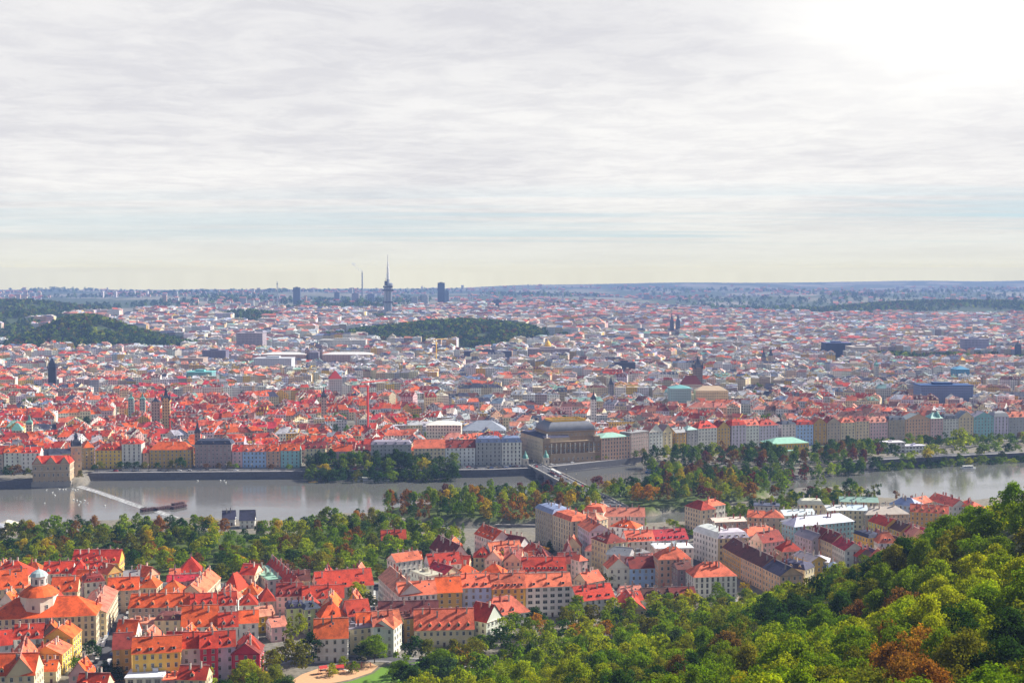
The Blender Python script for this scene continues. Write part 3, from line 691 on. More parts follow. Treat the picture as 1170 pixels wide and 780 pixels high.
# ================================================================ SETTING
# zones of the plan, traced on the street plane
TOWN = poly([(-160,672),(0,668),(80,659),(140,659),(200,668),(300,671),(430,669),(440,664),(505,636),(535,618),(600,628),(700,606),(784,606),(792,592),(850,582),(990,568),(1060,572),(1180,566),(1260,590),(1120,640),(960,700),(870,715),(700,735),(560,770),(440,768),(330,760),(250,800),(-200,810)])
PARK = poly([(-160,622),(0,616),(60,612),(230,607),(300,610),(345,609),(372,602),(430,600),(470,608),(520,618),(530,622),(505,638),(440,662),(425,664),(300,668),(200,664),(60,655),(-160,668)])
PLAY = poly([(325,790),(330,779),(345,770),(362,764),(392,759),(424,757),(432,761),(424,768),(400,776),(385,779),(360,783)])
LAWN = poly([(362,785),(386,780.5),(402,777.5),(427,769),(435,762),(500,752),(512,764),(490,800),(360,805)])
GREENS = [isl_w, PARK, LAWN]
NO_CITY = []
def ell(px, D, rx, ry): q = PD(px, 380, D); NO_CITY.append((q.x, D, rx, ry))
ell(108, 3090, 138, 320); ell(165, 3050, 110, 190); ell(62, 3170, 110, 230); ell(443, 4420, 55, 260); ell(18, 3750, 130, 300); ell(30, 3380, 110, 220); ell(10, 4400, 300, 420); ell(280, 4300, 130, 200); ell(500, 3300, 250, 300); ell(565, 3250, 150, 150); ell(1130, 5600, 600, 430); ell(960, 5500, 380, 260); ell(390, 5450, 300, 200); ell(1085, 2720, 120, 120); ell(1140, 2720, 130, 110); ell(1030, 2820, 60, 70)
def ground_mesh():
    ys = np.concatenate([np.arange(-400, 480, 22), np.arange(480, 900, 9), np.arange(900, 1480, 5), np.arange(1480, 1700, 15), np.arange(1700, 3000, 30), np.arange(3000, 6000, 60), np.arange(6000, 17300, 180)]).astype(float)
    s = np.linspace(-1, 1, 291); Wd = .60 * np.maximum(ys, 0) + 420
    X = s[None, :] * Wd[:, None]; Y = np.repeat(ys[:, None], len(s), 1); Z = terrain(X, Y)
    nr, nc = X.shape; V = np.stack([X, Y, Z], -1).reshape(-1, 3); i = np.arange(nr * nc).reshape(nr, nc)
    Fc = np.stack([i[:-1, :-1], i[:-1, 1:], i[1:, 1:], i[1:, :-1]], -1).reshape(-1, 4)
    me = bpy.data.meshes.new('ground'); me.vertices.add(len(V)); me.vertices.foreach_set('co', V.astype(np.float32).ravel())
    me.loops.add(Fc.size); me.loops.foreach_set('vertex_index', Fc.astype(np.int32).ravel()); me.polygons.add(len(Fc)); me.polygons.foreach_set('loop_start', np.arange(0, Fc.size, 4, dtype=np.int32))
    me.update(calc_edges=True); me.polygons.foreach_set('use_smooth', np.ones(len(Fc), bool))
    x, y, z = V[:, 0], V[:, 1], V[:, 2]; C = np.tile(np.array([.20, .185, .165, 1.], np.float32), (len(V), 1))
    near = y < 1700
    gm = np.zeros(len(V), bool)
    for pl in GREENS: gm |= near & (sdist(x, y, pl) > 0)
    C[gm, :3] = (.075, .11, .022)
    hillm = near & (z > 1.5) & (y < 950); C[hillm, :3] = (.05, .06, .02)
    farm = y > 5600; C[farm, :3] = (.06, .085, .035)
    for ex, ey, rx, ry in NO_CITY: gm2 = ((x - ex) / rx) ** 2 + ((y - ey) / ry) ** 2 < 1.35; C[gm2, :3] = (.05, .075, .025)
    f2 = (y > 5600) & ((np.sin(x / 260.) * np.sin(y / 390. + x / 800.) + .35 * np.sin(x / 70.) * np.sin(y / 150.)) > .30); C[f2, :3] = (.20, .19, .13)
    f3 = (y > 5600) & (np.sin(x / 170. + 4) * np.sin(y / 240.) > .6); C[f3, :3] = (.27, .24, .20)
    a = me.color_attributes.new('Col', 'FLOAT_COLOR', 'POINT'); a.data.foreach_set('color', C.ravel())
    me.materials.append(M['ground']); struct(link('ground', me))
ground_mesh()
b = MB(); b.face([(-2500, 700, WZ), (2500, 700, WZ), (2500, 1650, WZ), (-2500, 1650, WZ)]); struct(b.build('river_water', 'water'))
def strip(name, pts, wid, z, mat, c=(1, 1, 1), off=0., kerb=0.):
    """a flat band along a line of points, centred off metres to its left"""
    b = MB(); n = len(pts); L = []
    for i, p in enumerate(pts):
        a_, b_ = Vector(pts[max(0, i - 1)]), Vector(pts[min(n - 1, i + 1)]); d_ = (b_ - a_).normalized(); nn = Vector((-d_.y, d_.x)); q = Vector(p)
        L.append((q + nn * (off + wid / 2), q + nn * (off - wid / 2)))
    for (a0, a1), (b0, b1) in zip(L, L[1:]):
        b.face([(a1.x, a1.y, z), (b1.x, b1.y, z), (b0.x, b0.y, z), (a0.x, a0.y, z)], c)
        if kerb:
            for s0, s1 in ((a1, b1), (b0, a0)): b.face([(s0.x, s0.y, z - kerb), (s1.x, s1.y, z - kerb), (s1.x, s1.y, z), (s0.x, s0.y, z)], c)
    return b.build(name, mat)
def wallstrip(pts, t, z0, z1, off=0., b=None, c=(1, 1, 1)):
    b = b or MB(); n = len(pts); L = []
    for i, p in enumerate(pts):
        a_, b_ = Vector(pts[max(0, i - 1)]), Vector(pts[min(n - 1, i + 1)]); d_ = (b_ - a_).normalized(); nn = Vector((-d_.y, d_.x)); q = Vector(p)
        L.append((q + nn * (off + t / 2), q + nn * (off - t / 2)))
    for (a0, a1), (b0, b1) in zip(L, L[1:]):
        b.face([(a1.x, a1.y, z0), (b1.x, b1.y, z0), (b1.x, b1.y, z1), (a1.x, a1.y, z1)], c); b.face([(b0.x, b0.y, z0), (a0.x, a0.y, z0), (a0.x, a0.y, z1), (b0.x, b0.y, z1)], c)
        b.face([(a1.x, a1.y, z1), (b1.x, b1.y, z1), (b0.x, b0.y, z1), (a0.x, a0.y, z1)], c)
    for q0, q1 in ((L[0][0], L[0][1]), (L[-1][1], L[-1][0])): b.face([(q0.x, q0.y, z0), (q1.x, q1.y, z0), (q1.x, q1.y, z1), (q0.x, q0.y, z1)], c)
    return b
# far embankment: quay wall with parapet, promenade and road
def sub(pts, a, b_): return [tuple(p) for p in pts[a:b_]]
QA = sub(far_w, 4, 11)                     # along the old town and the theatre
QB = sub(far_w, 15, 19)                    # downstream of the white gallery
QM = [tuple(P(x, y, WZ).xy) for x, y in ((-160,560),(0,558),(36,556.5))]
for nm, pts, lab in (('embankment_wall', QA, 'long grey stone embankment wall with parapet below the river road and the theatre'), ('embankment_wall', QB, 'stone embankment wall at the right edge below the white gallery'), ('embankment_wall', QM, 'low pale quay wall at the left edge beside the riverside museum')):
    b = wallstrip(pts, 3.2, -9, .22, 0.6); wallstrip(pts, .5, .22, 1.15, -.6, b); wallstrip(pts, 1.2, -9, -4.9, -1.6, b)
    o = b.build(nm, 'quay'); o['label'] = lab; o['category'] = 'embankment wall'
struct(strip('pavement', QA, 9, .12, 'paving', off=6.6)); struct(strip('road', QA, 11, .05, 'asphalt', off=16.6)); struct(strip('pavement', QA, 5, .14, 'paving', off=24.6, kerb=.1))
struct(strip('pavement', QB, 9, .12, 'paving', off=6.6)); struct(strip('road', QB, 11, .05, 'asphalt', off=16.6))
b = MB()
for (a_, e_) in zip(QA, QA[1:]):
    A_, E_ = Vector(a_), Vector(e_); d_ = (E_ - A_); n_ = int(d_.length / 9); u_ = d_.normalized(); nn = Vector((-u_.y, u_.x))
    for k in range(n_):
        p = A_ + u_ * (k * 9 + 2) + nn * 16.6; q = p + u_ * 4; b.face([(p.x - nn.x * .1, p.y - nn.y * .1, .056), (q.x - nn.x * .1, q.y - nn.y * .1, .056), (q.x + nn.x * .1, q.y + nn.y * .1, .056), (p.x + nn.x * .1, p.y + nn.y * .1, .056)])
struct(b.build('road_markings', 'mark'))
# near bank pavement beside the lock channel, playground, lawn, streets
b = MB(); b.face([(x, y, .10) for x, y in PLAY]); struct(b.build('playground_ground', 'sand'))
b = MB(); b.face([(x, y, .06) for x, y in LAWN]); struct(b.build('lawn', 'lawn'))
def stpoly(pts): return [tuple(P(x, y, 0).xy) for x, y in pts]
STREETS = [('left street', stpoly([(112,770),(124,740),(134,712),(146,690),(152,676)]), 9), ('park road', stpoly([(-60,668),(80,660),(180,668),(300,670),(440,668),(560,640),(612,630),(700,612)]), 9),
           ('block street', stpoly([(432,668),(433,690),(440,720)]), 8), ('palace street', stpoly([(612,632),(640,650),(690,668),(760,700)]), 8), ('lower street', stpoly([(560,764),(440,752),(330,752),(255,772),(180,798)]), 7), ('quarter street', stpoly([(700,612),(790,622),(800,650),(860,720)]), 8), ('row street', stpoly([(870,600),(905,640),(960,690)]), 8)]
for nm, pts, wd in STREETS:
    struct(strip('road', pts, wd, .05, 'asphalt')); struct(strip('pavement', pts, 2.2, .16, 'paving', off=wd / 2 + 1.1, kerb=.12)); struct(strip('pavement', pts, 2.2, .16, 'paving', off=-wd / 2 - 1.1, kerb=.12))
def on_street(x, y, pad=0):
    for _, pts, wd in STREETS:
        for a_, e_ in zip(pts, pts[1:]):
            ex, ey = e_[0] - a_[0], e_[1] - a_[1]; t = max(0, min(1, ((x - a_[0]) * ex + (y - a_[1]) * ey) / (ex * ex + ey * ey)))
            if math.hypot(x - a_[0] - t * ex, y - a_[1] - t * ey) < wd / 2 + 2 + pad: return True
    return False
# ================================================================ HOUSES OF THE NEAR QUARTER
# crop of the photograph used for measuring: origin x, origin y, scale
CR_ = {'a': (0, 560, 4.875), 'b': (0, 640, 4.875), 'c': (220, 560, 4.875), 'd': (220, 640, 4.875), 'e': (420, 560, 4.875), 'f': (590, 540, 4.335), 'g': (760, 540, 3.9)}
def cpx(k, x, y): o = CR_[k]; return o[0] + x / o[2], o[1] + y / o[2]
NEAR = [
# crop, eave line in the crop, depth, eave height, roof height, wall, roof, kind, options, area
('b',-60,330,535,303,22,15,8,'cream','orange','hip','T c0','at the lower left',''),
('b',78,306,320,296,8,16,4.5,'cream','orange','hip','T c0','at the lower left','projecting cream centre wing of the domed block with orange hipped roof'),
('b',592,288,657,168,14,13,3.5,'cream','pink','gable','c2','beside the left street',''),
('b',600,168,770,160,12,13,6,'beige','orange','gable','d3','above the left street',''),
('b',780,150,872,150,12,12,5,'cream','orange','hip','','above the left street',''),
('b',890,178,1015,176,12,9,6,'white','orange','hip','','in the left quarter',''),
('b',722,262,1052,256,13,13,6,'beige','orange','gable','d4','in the left quarter',''),
('d',-12,262,130,255,13,13,6,'beige','red','gable','d3','in the left quarter',''),
('d',145,250,240,246,13,13,6,'white','red','gable','d2','in the left quarter',''),
('b',705,355,858,352,11,10,3,'pink','pink','flat','','in the left quarter',''),
('b',860,332,1003,330,12,13,3,'cream','brown','mansard','d2','in the left quarter',''),
('d',-62,372,135,364,17,11,9,'white','orange','gable','d1 k','in the left quarter',''),
('d',145,372,252,366,13,11,6,'white','red','gable','d2','in the left quarter',''),
('d',258,350,366,344,13,12,5,'white','orange','gable','c3','in the left quarter',''),
('b',627,495,733,489,13,15,6,'ochre','darkred','gable','','at the lower left',''),
('b',736,520,1006,506,13,16,6,'yellow','orange','gable','e4 x','at the lower left',''),
('b',1010,490,1114,486,13,16,6,'lilac','red','gable','','at the lower left',''),
('d',42,490,115,486,13,16.5,6,'crimson','red','gable','d1','at the lower left',''),
('d',117,484,238,476,13,16,6,'lilac','red','gable','d2','at the lower left',''),
('d',262,500,372,492,15,14,6,'white','red','hip','d1','at the lower left',''),
('d',374,520,398,470,13,13,5,'crimson','darkred','gable','','at the lower left',''),
('b',698,655,905,650,13,7,1,'white','white','flat','W','at the bottom edge','low white building with flat grey-green roof at the bottom edge'),
('b',907,668,960,664,8,6,1,'pink','coral','flat','','at the bottom edge',''),
('b',75,438,236,430,12,10,6,'white','red','gable','d3','at the lower left',''),
('b',238,408,290,404,10,11,5,'brown','orange','gablep','','at the lower left',''),
('b',405,430,453,386,14,13,5,'yellow','orange','gable','','at the lower left',''),
('b',346,522,402,474,15,10,4,'yellow','coral','gable','k','at the lower left',''),
('b',-60,642,190,636,15,11,8,'cream','orange','gable','d2','at the bottom left corner',''),
('b',194,632,219,505,12,11,8,'cream','coral','gable','','at the bottom left corner',''),
('b',212,618,266,616,10,6,4,'cream','orange','gable','','at the bottom left corner',''),
('b',-50,478,68,466,12,10,6,'white','red','gable','','at the left edge',''),
('a',400,404,662,402,14,11,7,'yellow','red','gable','d5','beside the riverside park',''),
('a',238,464,400,460,13,11,6,'white','red','gable','d3','beside the riverside park',''),
('a',402,468,492,462,14,12,7,'white','red','hip','','beside the riverside park',''),
('a',500,448,590,444,12,12,5,'white','red','gable','d2','beside the riverside park',''),
('a',600,468,684,450,12,11,5,'ochre','coral','gablep','','beside the riverside park',''),
('a',-60,476,156,472,16,13,7,'cream','red','hip','','at the left edge',''),
('a',-60,556,156,536,18,12,9,'cream','orange','gable','d3','at the left edge',''),
('a',285,566,430,560,14,13,7,'cream','orange','gable','d2','at the lower left',''),
('a',470,512,582,502,13,15,4,'white','darkred','mansard','e2','at the lower left',''),
('a',690,495,802,488,12,9,4,'lilac','grey','gable','','beside the riverside park',''),
('a',812,482,890,462,12,10,5,'peach','orange','gablep','','beside the riverside park',''),
('a',942,484,1000,482,11,10,4,'pink','coral','gable','','beside the riverside park',''),
('a',1004,456,1122,450,14,11,8,'white','red','hip','','beside the riverside park',''),
('a',930,508,1100,502,9,10,3,'pink','crimson','gable','','beside the riverside park',''),
('c',60,582,155,486,14,9,6,'cream','coral','gable','','beside the riverside park','long cream building with a sunlit coral roof facing right, by the park'),
('c',160,556,250,562,15,8,9,'ochre','red','hip','d1','beside the riverside park',''),
('c',262,466,345,470,13,14,5,'cream','red','gable','','beside the riverside park',''),
('c',318,430,420,500,11,12,2,'white','green','flat','','beside the riverside park','pale building with flat green metal roof between red ridges'),
('c',405,420,535,545,10,11,6,'cream','red','gable','k','beside the riverside park',''),
('c',466,590,606,586,14,10,6,'pink','darkred','gable','d3','in the middle quarter',''),
('c',696,548,1008,524,18,10,8,'white','red','gable','e3 x','below the park road','long white barn-like house with big red roof and three white dormers'),
('c',612,604,842,596,13,9,6,'white','red','gable','d3','in the middle quarter',''),
('c',560,505,655,500,12,9,5,'beige','brown','gable','','below the park road',''),
('d',714,322,864,306,15,10,7,'peach','orange','hip','d1','in the middle quarter',''),
('d',868,312,992,300,14,10,7,'pink','red','gable','d2','in the middle quarter',''),
('d',676,436,864,430,15,12,8,'white','orange','gable','','beside the playground','white house with big orange roof just behind the playground'),
('d',846,388,1006,370,12,13,2,'cream','grey','flat','','beside the playground','cream house with grey flat roof and balcony behind the playground trees'),
('d',1008,368,1118,362,14,15,6,'white','coral','gable','','beside the playground',''),
('d',1120,380,1164,345,12,14,4,'white','coral','gable','','beside the playground',''),
('d',526,268,624,262,11,13,3,'lime','slate','mansard','d2','in the middle quarter','lime green house with dark mansard roof behind a bright tree'),
('d',626,274,712,262,11,13,3,'lime','slate','mansard','d1','in the middle quarter','lime green house with dark roof and sunlit yellow side'),
('d',366,314,460,300,11,9,4,'bright','pink','gable','','in the middle quarter','golden yellow house with pink roof'),
('d',442,372,526,362,12,8,4,'pink','pink','gable','','in the middle quarter',''),
('d',262,248,360,244,12,11,5,'white','red','hip','d1','in the middle quarter',''),
('d',380,228,462,222,12,11,6,'pink','red','hip','','in the middle quarter',''),
# big pale perimeter block
('e',60,482,176,588,14,17,6,'white','pink','gable','k c2','around the big pale block',''),
('e',178,588,386,574,14,17,6,'white','coral','gable','k','around the big pale block',''),
('e',388,570,526,564,15,17,7,'ochre','orange','gable','','around the big pale block',''),
('e',528,542,690,536,15,18,6,'blue','coral','gable','e3 x','around the big pale block',''),
('e',692,548,880,542,14,17,7,'yellow','coral','gable','e5 x','around the big pale block',''),
('e',882,540,1136,530,14,17,6,'white','coral','gable','W e3 x','around the big pale block',''),
('e',160,400,305,380,12,16,4,'white','coral','gable','c3','around the big pale block',''),
('e',346,420,522,406,13,15,6,'white','red','gable','d3','around the big pale block',''),
('e',345,318,462,380,13,12,8,'white','darkred','gable','','behind the big pale block',''),
('e',240,450,330,480,12,15,1,'white','cream','flat','c4','around the big pale block',''),
('e',330,440,430,470,12,15,4,'cream','crimson','gable','c3','around the big pale block',''),
('e',505,462,620,452,12,10,4,'cream','orange','hip','','in the middle quarter',''),
('e',625,462,752,470,12,9,5,'cream','orange','hip','','in the middle quarter',''),
('e',596,240,700,280,13,16,6,'white','orange','gable','e4','beside the lock channel','white gabled house with orange roof full of skylights by the lock channel'),
('e',690,352,862,338,13,13,6,'white','coral','gable','d4','behind the big pale block',''),
('e',700,292,842,318,12,13,6,'white','darkred','gable','d3','beside the lock channel',''),
('e',862,332,925,360,12,11,5,'pink','red','gable','','beside the lock channel',''),
('e',590,372,690,372,12,11,6,'cream','red','hip','d2','in the middle quarter',''),
('e',868,450,1106,446,15,12,7,'white','red','gable','e7','in the middle quarter','house with a long dark red roof and a continuous row of dormers'),
('e',1086,384,1152,384,14,10,10,'white','darkred','gablep','c0','in the middle quarter','house with steep white gable and dark red roof'),
('e',60,706,392,700,13,11,7,'white','brown','gable','e4 x','below the big pale block','house with brown roof and white dormers below the pale block'),
('e',-60,760,26,756,12,12,6,'white','orange','gable','','below the big pale block',''),
('e',28,756,190,740,13,12,6,'white','coral','gable','','below the big pale block',''),
('e',204,716,258,712,11,13,1,'ochre','brown','flat','','below the big pale block',''),
('e',262,778,592,770,15,9,9,'cream','coral','gable','d6','below the big pale block','low house with long coral roof and six pointed dormers'),
('e',560,715,662,735,14,10,8,'white','red','gable','','below the big pale block',''),
('e',664,705,906,672,15,9,8,'white','coral','hip','d2','below the big pale block',''),
# palace block and its neighbours
('f',94,172,180,206,16,24,4,'beige','blue','mansard','T c3','at the corner by the bridge','five-storey beige corner palace with blue-grey roof by the bridge'),
('f',182,208,272,240,16,24,4,'cream','coral','mansard','T c3','at the corner by the bridge',''),
('f',274,238,302,242,14,23,4,'cream','coral','hip','','at the corner by the bridge',''),
('f',304,256,362,292,15,22,5,'lilac','coral','gable','','beside the palace block',''),
('f',372,322,448,350,15,22,5,'cream','darkred','hip','e3 x','beside the palace block',''),
('f',450,350,545,344,12,21,5,'cream','darkred','hip','e3 x','beside the palace block','cream house with green cornice and dark red hipped roof'),
('f',548,340,684,334,13,17,6,'white','coral','gable','e5','beside the palace block',''),
('f',686,336,850,326,13,16,6,'lilac','crimson','gable','e5','beside the palace block',''),
('f',330,190,430,196,15,22,5,'white','coral','mansard','','in the palace block',''),
('f',434,214,636,216,15,19,5,'pink','pink','gable','k','in the palace block',''),
('f',462,264,592,276,13,19,4,'white','orange','hip','e2','in the palace block',''),
('f',300,220,400,236,12,21,4,'cream','pink','hip','','in the palace block',''),
('f',690,376,876,372,15,15,1,'white','white','flat','','beside the palace block',''),
('f',446,402,556,412,13,16,4,'grey','grey','gable','','beside the palace block','grey rendered house with grey metal gable roof'),
('f',574,404,664,396,12,14,3,'pink','grey','flat','','beside the palace block',''),
('f',704,428,864,424,14,19,6,'peach','coral','hip','c4','beside the white palace',''),
('f',800,478,872,474,12,15,3,'mauve','brown','gable','','beside the white palace',''),
('f',454,474,560,470,12,12,6,'white','coral','gablep','d1','beside the blue house',''),
('f',564,474,720,468,13,12,6,'blue','darkred','gable','','in the middle quarter','pale blue two-storey house with dark red roof and white windows'),
('f',878,516,1092,508,16,14,7,'white','coral','hip','T','at the edge of the wooded hill','white palace with balustrade, pediment and brown chimneys above the wood'),
('f',630,624,766,618,11,6,5,'white','brown','gable','d4','at the edge of the wooded hill',''),
('f',768,620,892,614,11,6,5,'white','darkred','gable','d2','at the edge of the wooded hill',''),
('f',528,606,628,600,11,8,4,'pink','pink','gable','','at the edge of the wooded hill',''),
('f',304,636,486,616,13,10,7,'white','red','gable','e4 x','at the edge of the wooded hill',''),
('f',494,620,534,680,12,7,5,'cream','red','gable','','at the edge of the wooded hill',''),
('f',536,636,630,628,12,6,4,'white','red','gable','','at the edge of the wooded hill',''),
('f',350,545,436,528,12,10,5,'cream','coral','gable','','in the middle quarter',''),
('f',216,450,308,446,11,10,6,'cream','darkred','gable','','in the middle quarter',''),
('f',312,436,352,430,9,14,3,'pink','coral','hip','','in the middle quarter',''),
# right-hand quarter
('g',88,146,160,166,13,20,5,'cream','red','hip','c0','at the river end of the right quarter','tall cream house with flat red hipped roof at the water'),
('g',218,220,362,214,13,18,2,'beige','cream','gable','','in the right quarter',''),
('g',366,196,438,200,13,17,4,'peach','coral','gable','','in the right quarter',''),
('g',442,198,528,200,13,18,5,'beige','coral','hip','','in the right quarter',''),
('g',532,190,672,184,13,17,3,'white','white','gable','','in the right quarter',''),
('g',126,256,234,292,15,19,5,'white','white','mansard','c4','in the right quarter','large cream house with white-blue metal mansard roof'),
('g',236,292,372,286,14,19,5,'cream','white','mansard','e4 c3','in the right quarter',''),
('g',366,282,506,258,13,14,4,'pink','coral','hip','','in the right quarter',''),
('g',514,214,574,238,14,17,4,'lime','white','hip','','in the right quarter',''),
('g',576,240,842,214,14,17,5,'teal','white','hip','','in the right quarter','long pale teal house with white metal roof'),
('g',724,168,812,166,13,17,3,'cream','white','gable','','in the right quarter',''),
('g',814,166,902,168,14,17,3,'cream','white','gable','','in the right quarter',''),
('g',576,272,652,300,12,14,4,'grey','grey','gable','','in the right quarter',''),
('g',630,272,686,292,13,15,6,'peach','darkred','gable','','in the sloping row',''),
('g',688,290,742,314,13,15,6,'cream','darkred','gable','k','in the sloping row',''),
('g',744,316,800,346,13,15,5,'white','crimson','gable','','in the sloping row',''),
('g',802,346,856,374,12,12,5,'brown','red','gable','','in the sloping row',''),
('g',858,352,930,384,11,10,4,'brown','slate','gable','k','in the sloping row',''),
('g',256,330,334,374,15,14,6,'ochre','brown','gable','c2','in the long brown-roofed block',''),
('g',336,374,432,420,15,14,6,'peach','brown','gable','c2','in the long brown-roofed block',''),
('g',434,422,512,460,15,14,5,'peach','slate','gable','c2','in the long brown-roofed block',''),
('g',500,412,622,432,12,12,4,'cream','slate','mansard','d3','in the long brown-roofed block',''),
('g',436,312,530,300,13,14,6,'pink','darkred','gable','e1','in the right quarter',''),
('g',522,350,612,346,12,11,6,'pink','red','hip','','in the right quarter',''),
('g',566,368,650,396,12,11,3,'yellow','grey','gable','','in the right quarter',''),
('g',640,392,728,398,12,10,3,'cream','white','hip','','in the right quarter',''),
('g',700,420,778,428,11,7,3,'grey','blue','hip','','in the right quarter',''),
('g',906,214,982,238,13,13,5,'yellow','red','gable','','in the terrace by the hill','yellow house with bright red roof in the terrace by the hill'),
('g',984,238,1048,262,13,12,5,'ochre','brown','gable','k','in the terrace by the hill',''),
('g',1050,256,1120,280,13,12,5,'pink','crimson','gable','','in the terrace by the hill',''),
('g',894,186,1088,182,15,15,5,'beige','cream','hip','','in the right quarter','large pale hipped roof with many small roof windows'),
('g',1092,172,1260,182,13,13,5,'ochre','coral','gable','d5','beside the hill trees',''),
('g',780,128,950,132,13,13,3,'cream','green','gable','','at the river end of the right quarter','house with long pale green metal roof near the water'),
('g',598,140,706,142,13,14,4,'cream','cream','mansard','c3','at the river end of the right quarter',''),
('g',396,146,508,150,12,15,2,'grey','slate','flat','','at the river end of the right quarter',''),
('g',1000,136,1120,150,14,12,5,'blue','blue','hip','','at the river end of the right quarter',''),
('g',1170,118,1280,150,13,12,5,'white','coral','gable','','beside the hill trees',''),
('g',1290,140,1370,160,13,12,4,'white','coral','hip','','beside the hill trees',''),
('g',840,268,906,290,12,12,3,'yellow','slate','mansard','','in the terrace by the hill',''),
('g',906,282,960,310,12,11,5,'white','pink','gable','','in the terrace by the hill',''),
('g',942,300,1010,322,12,10,5,'yellow','brown','gable','','in the terrace by the hill',''),
('g',190,150,268,140,12,16,4,'white','coral','hip','','at the river end of the right quarter',''),
('g',1130,140,1190,128,12,12,4,'peach','coral','gable','','at the river end of the right quarter',''),
]
for (k, x1, y1, x2, y2, d, H, rh, wl, rf, kind, opts, area, desc) in NEAR:
    a_ = cpx(k, x1, y1); e_ = cpx(k, x2, y2); A = P(*a_, H); B = P(*e_, H)
    mid = (A + B) / 2; gz = 0.0
    gz = max(0, tz(mid.x, mid.y) - 1)
    L_ = (B - A).length
    if L_ < 6: B = A + (B - A) * (8 / max(L_, .1)); L_ = 8
    dep = max(9, d)
    hh = house(A.xy, B.xy, dep, H, rh, wl, rf, kind, None, opts, gz, desc=desc or None, area=area, group='houses of the near quarter')
# ================================================================ RIVERSIDE AND LANDMARKS
EX = [('c',166,162,236,160,10,5,6,'white','slate','gable','','beside the weir channel','small white mill house with dark roof at the river edge'),
      ('c',262,168,346,166,10,6,7,'white','slate','gable','c0','beside the weir channel','larger white mill house with dark roof at the river edge'),
      ('a',-130,214,20,206,14,7,3,'beige','grey','hip','','at the left edge by the river',''),
      ('a',30,200,120,182,12,6,3,'cream','cream','hip','c0','at the left edge by the river',''),
      ('e',78,276,214,272,11,5,6,'cream','red','gable','','inside the riverside park','low house with red roof among the park trees')]
for (k, x1, y1, x2, y2, d, H, rh, wl, rf, kind, opts, area, desc) in EX:
    A = P(*cpx(k, x1, y1), H); B = P(*cpx(k, x2, y2), H); house(A.xy, B.xy, d, H, rh, wl, rf, kind, None, opts, 0, desc=desc or None, area=area, group='houses of the near quarter')
A = P(776.5, 560, 5); B = P(791, 560, 5); house(A.xy, B.xy, 9, 5, 5, 'cream', 'darkred', 'hip', None, 'c0', 0, desc='small house with dark red roof among the island trees', group='houses of the near quarter')
# ---- the row of houses along the far embankment
FL = [(-160,546),(-80,543),(50,540.5),(105,535.5),(220,534.5),(350,534.5),(600,531.5),(650,529.5),(720,524),(740,521),(800,516),(900,509.5),(1000,506),(1080,502.5),(1200,499),(1400,494)]
def fl(x): return float(np.interp(x, [p[0] for p in FL], [p[1] for p in FL]))
ROW = [(-60,-30,20,14,6,'cream','orange','gable','d3'),(-30,4,19,14,7,'beige','red','gable','d2'),(5,24,20,14,6,'white','orange','gable','d2'),(24.3,46,19.5,14,5,'white','red','gable','d3'),
 (96,108,21,18,6,'ochre','orange','hip',''),(109,139,18,14,6,'yellow','red','hip','d3'),(139.5,162,24,15,5,'white','red','hip','d2 T'),(163.5,170,15,13,4,'peach','red','gable',''),(171,218.5,18,15,7,'ochre','orange','hip','k'),
 (223,264.5,23,16,5,'mauve','slate','mansard','d3'),(265.5,277,16,13,6,'pink','red','gable','d1'),(277.3,304,16,13,6,'blue','coral','gable','d3'),(304.3,320.5,16.5,13,6,'peach','orange','gable','d2'),(321,342,17,13,6,'teal','orange','gable','d2'),
 (349,372,19,14,6,'cream','darkred','gable','d3'),(380,402,16,13,6,'pink','orange','gable',''),(424,470,22,16,4,'grey','grey','mansard','d4'),
 (473,508.5,18,15,8,'cream','coral','gable','k'),(509,543,18,15,7,'white','darkred','gable','d3'),(544,573,23,16,6,'grey','blue','mansard','d3 T'),(573.5,596,23,16,6,'white','blue','mansard','d2 T'),
 (720.5,741,26,15,2,'mauve','grey','flat',''),(741.5,757,25,14,8,'white','pink','gablep','d1'),(757.5,768,24,14,7,'cream','grey','gablep',''),(772,784,22,16,5,'ochre','grey','gable',''),
 (785,797,24,14,4,'grey','green','hip','T'),(797.5,819,25,14,7,'white','red','hip','d3'),(819.5,834,24,14,7,'ochre','darkred','gablep',''),(836,852,26,14,6,'lilac','red','mansard','T d1'),(852.5,867,25,14,6,'white','coral','gable','d2'),(867.5,889,24,14,6,'lilac','red','hip','d2'),
 (893,909,24,14,3,'white','slate','mansard','d1'),(909.5,929,23,14,5,'blue','red','mansard','d2'),(929.5,944,24,14,6,'ochre','coral','gablep',''),(944.5,960,24,14,6,'beige','darkred','gablep',''),(960.5,977,24,14,5,'cream','coral','hip','d2'),(977.5,993,25,14,5,'cream','darkred','gable','d2'),
 (993.5,1014,23,14,6,'pink','pink','gable','d3'),(1015,1034,25,14,4,'beige','slate','mansard','d2'),(1034.5,1062,25,14,6,'peach','grey','gablep','d1'),(1063,1077,25,14,6,'pink','green','hip',''),(1077.5,1095,24,14,5,'white','slate','mansard','d2'),(1095.5,1112,25,14,7,'cream','grey','gablep',''),
 (1112.5,1135,25,14,6,'teal','grey','gablep',''),(1135.5,1152,25,14,6,'lilac','grey','mansard','T'),(1152.5,1172,24,14,6,'grey','coral','gable','d2'),(1172.5,1196,24,14,6,'cream','coral','gable','d2'),(1196.5,1225,24,14,6,'peach','red','gable','d2')]
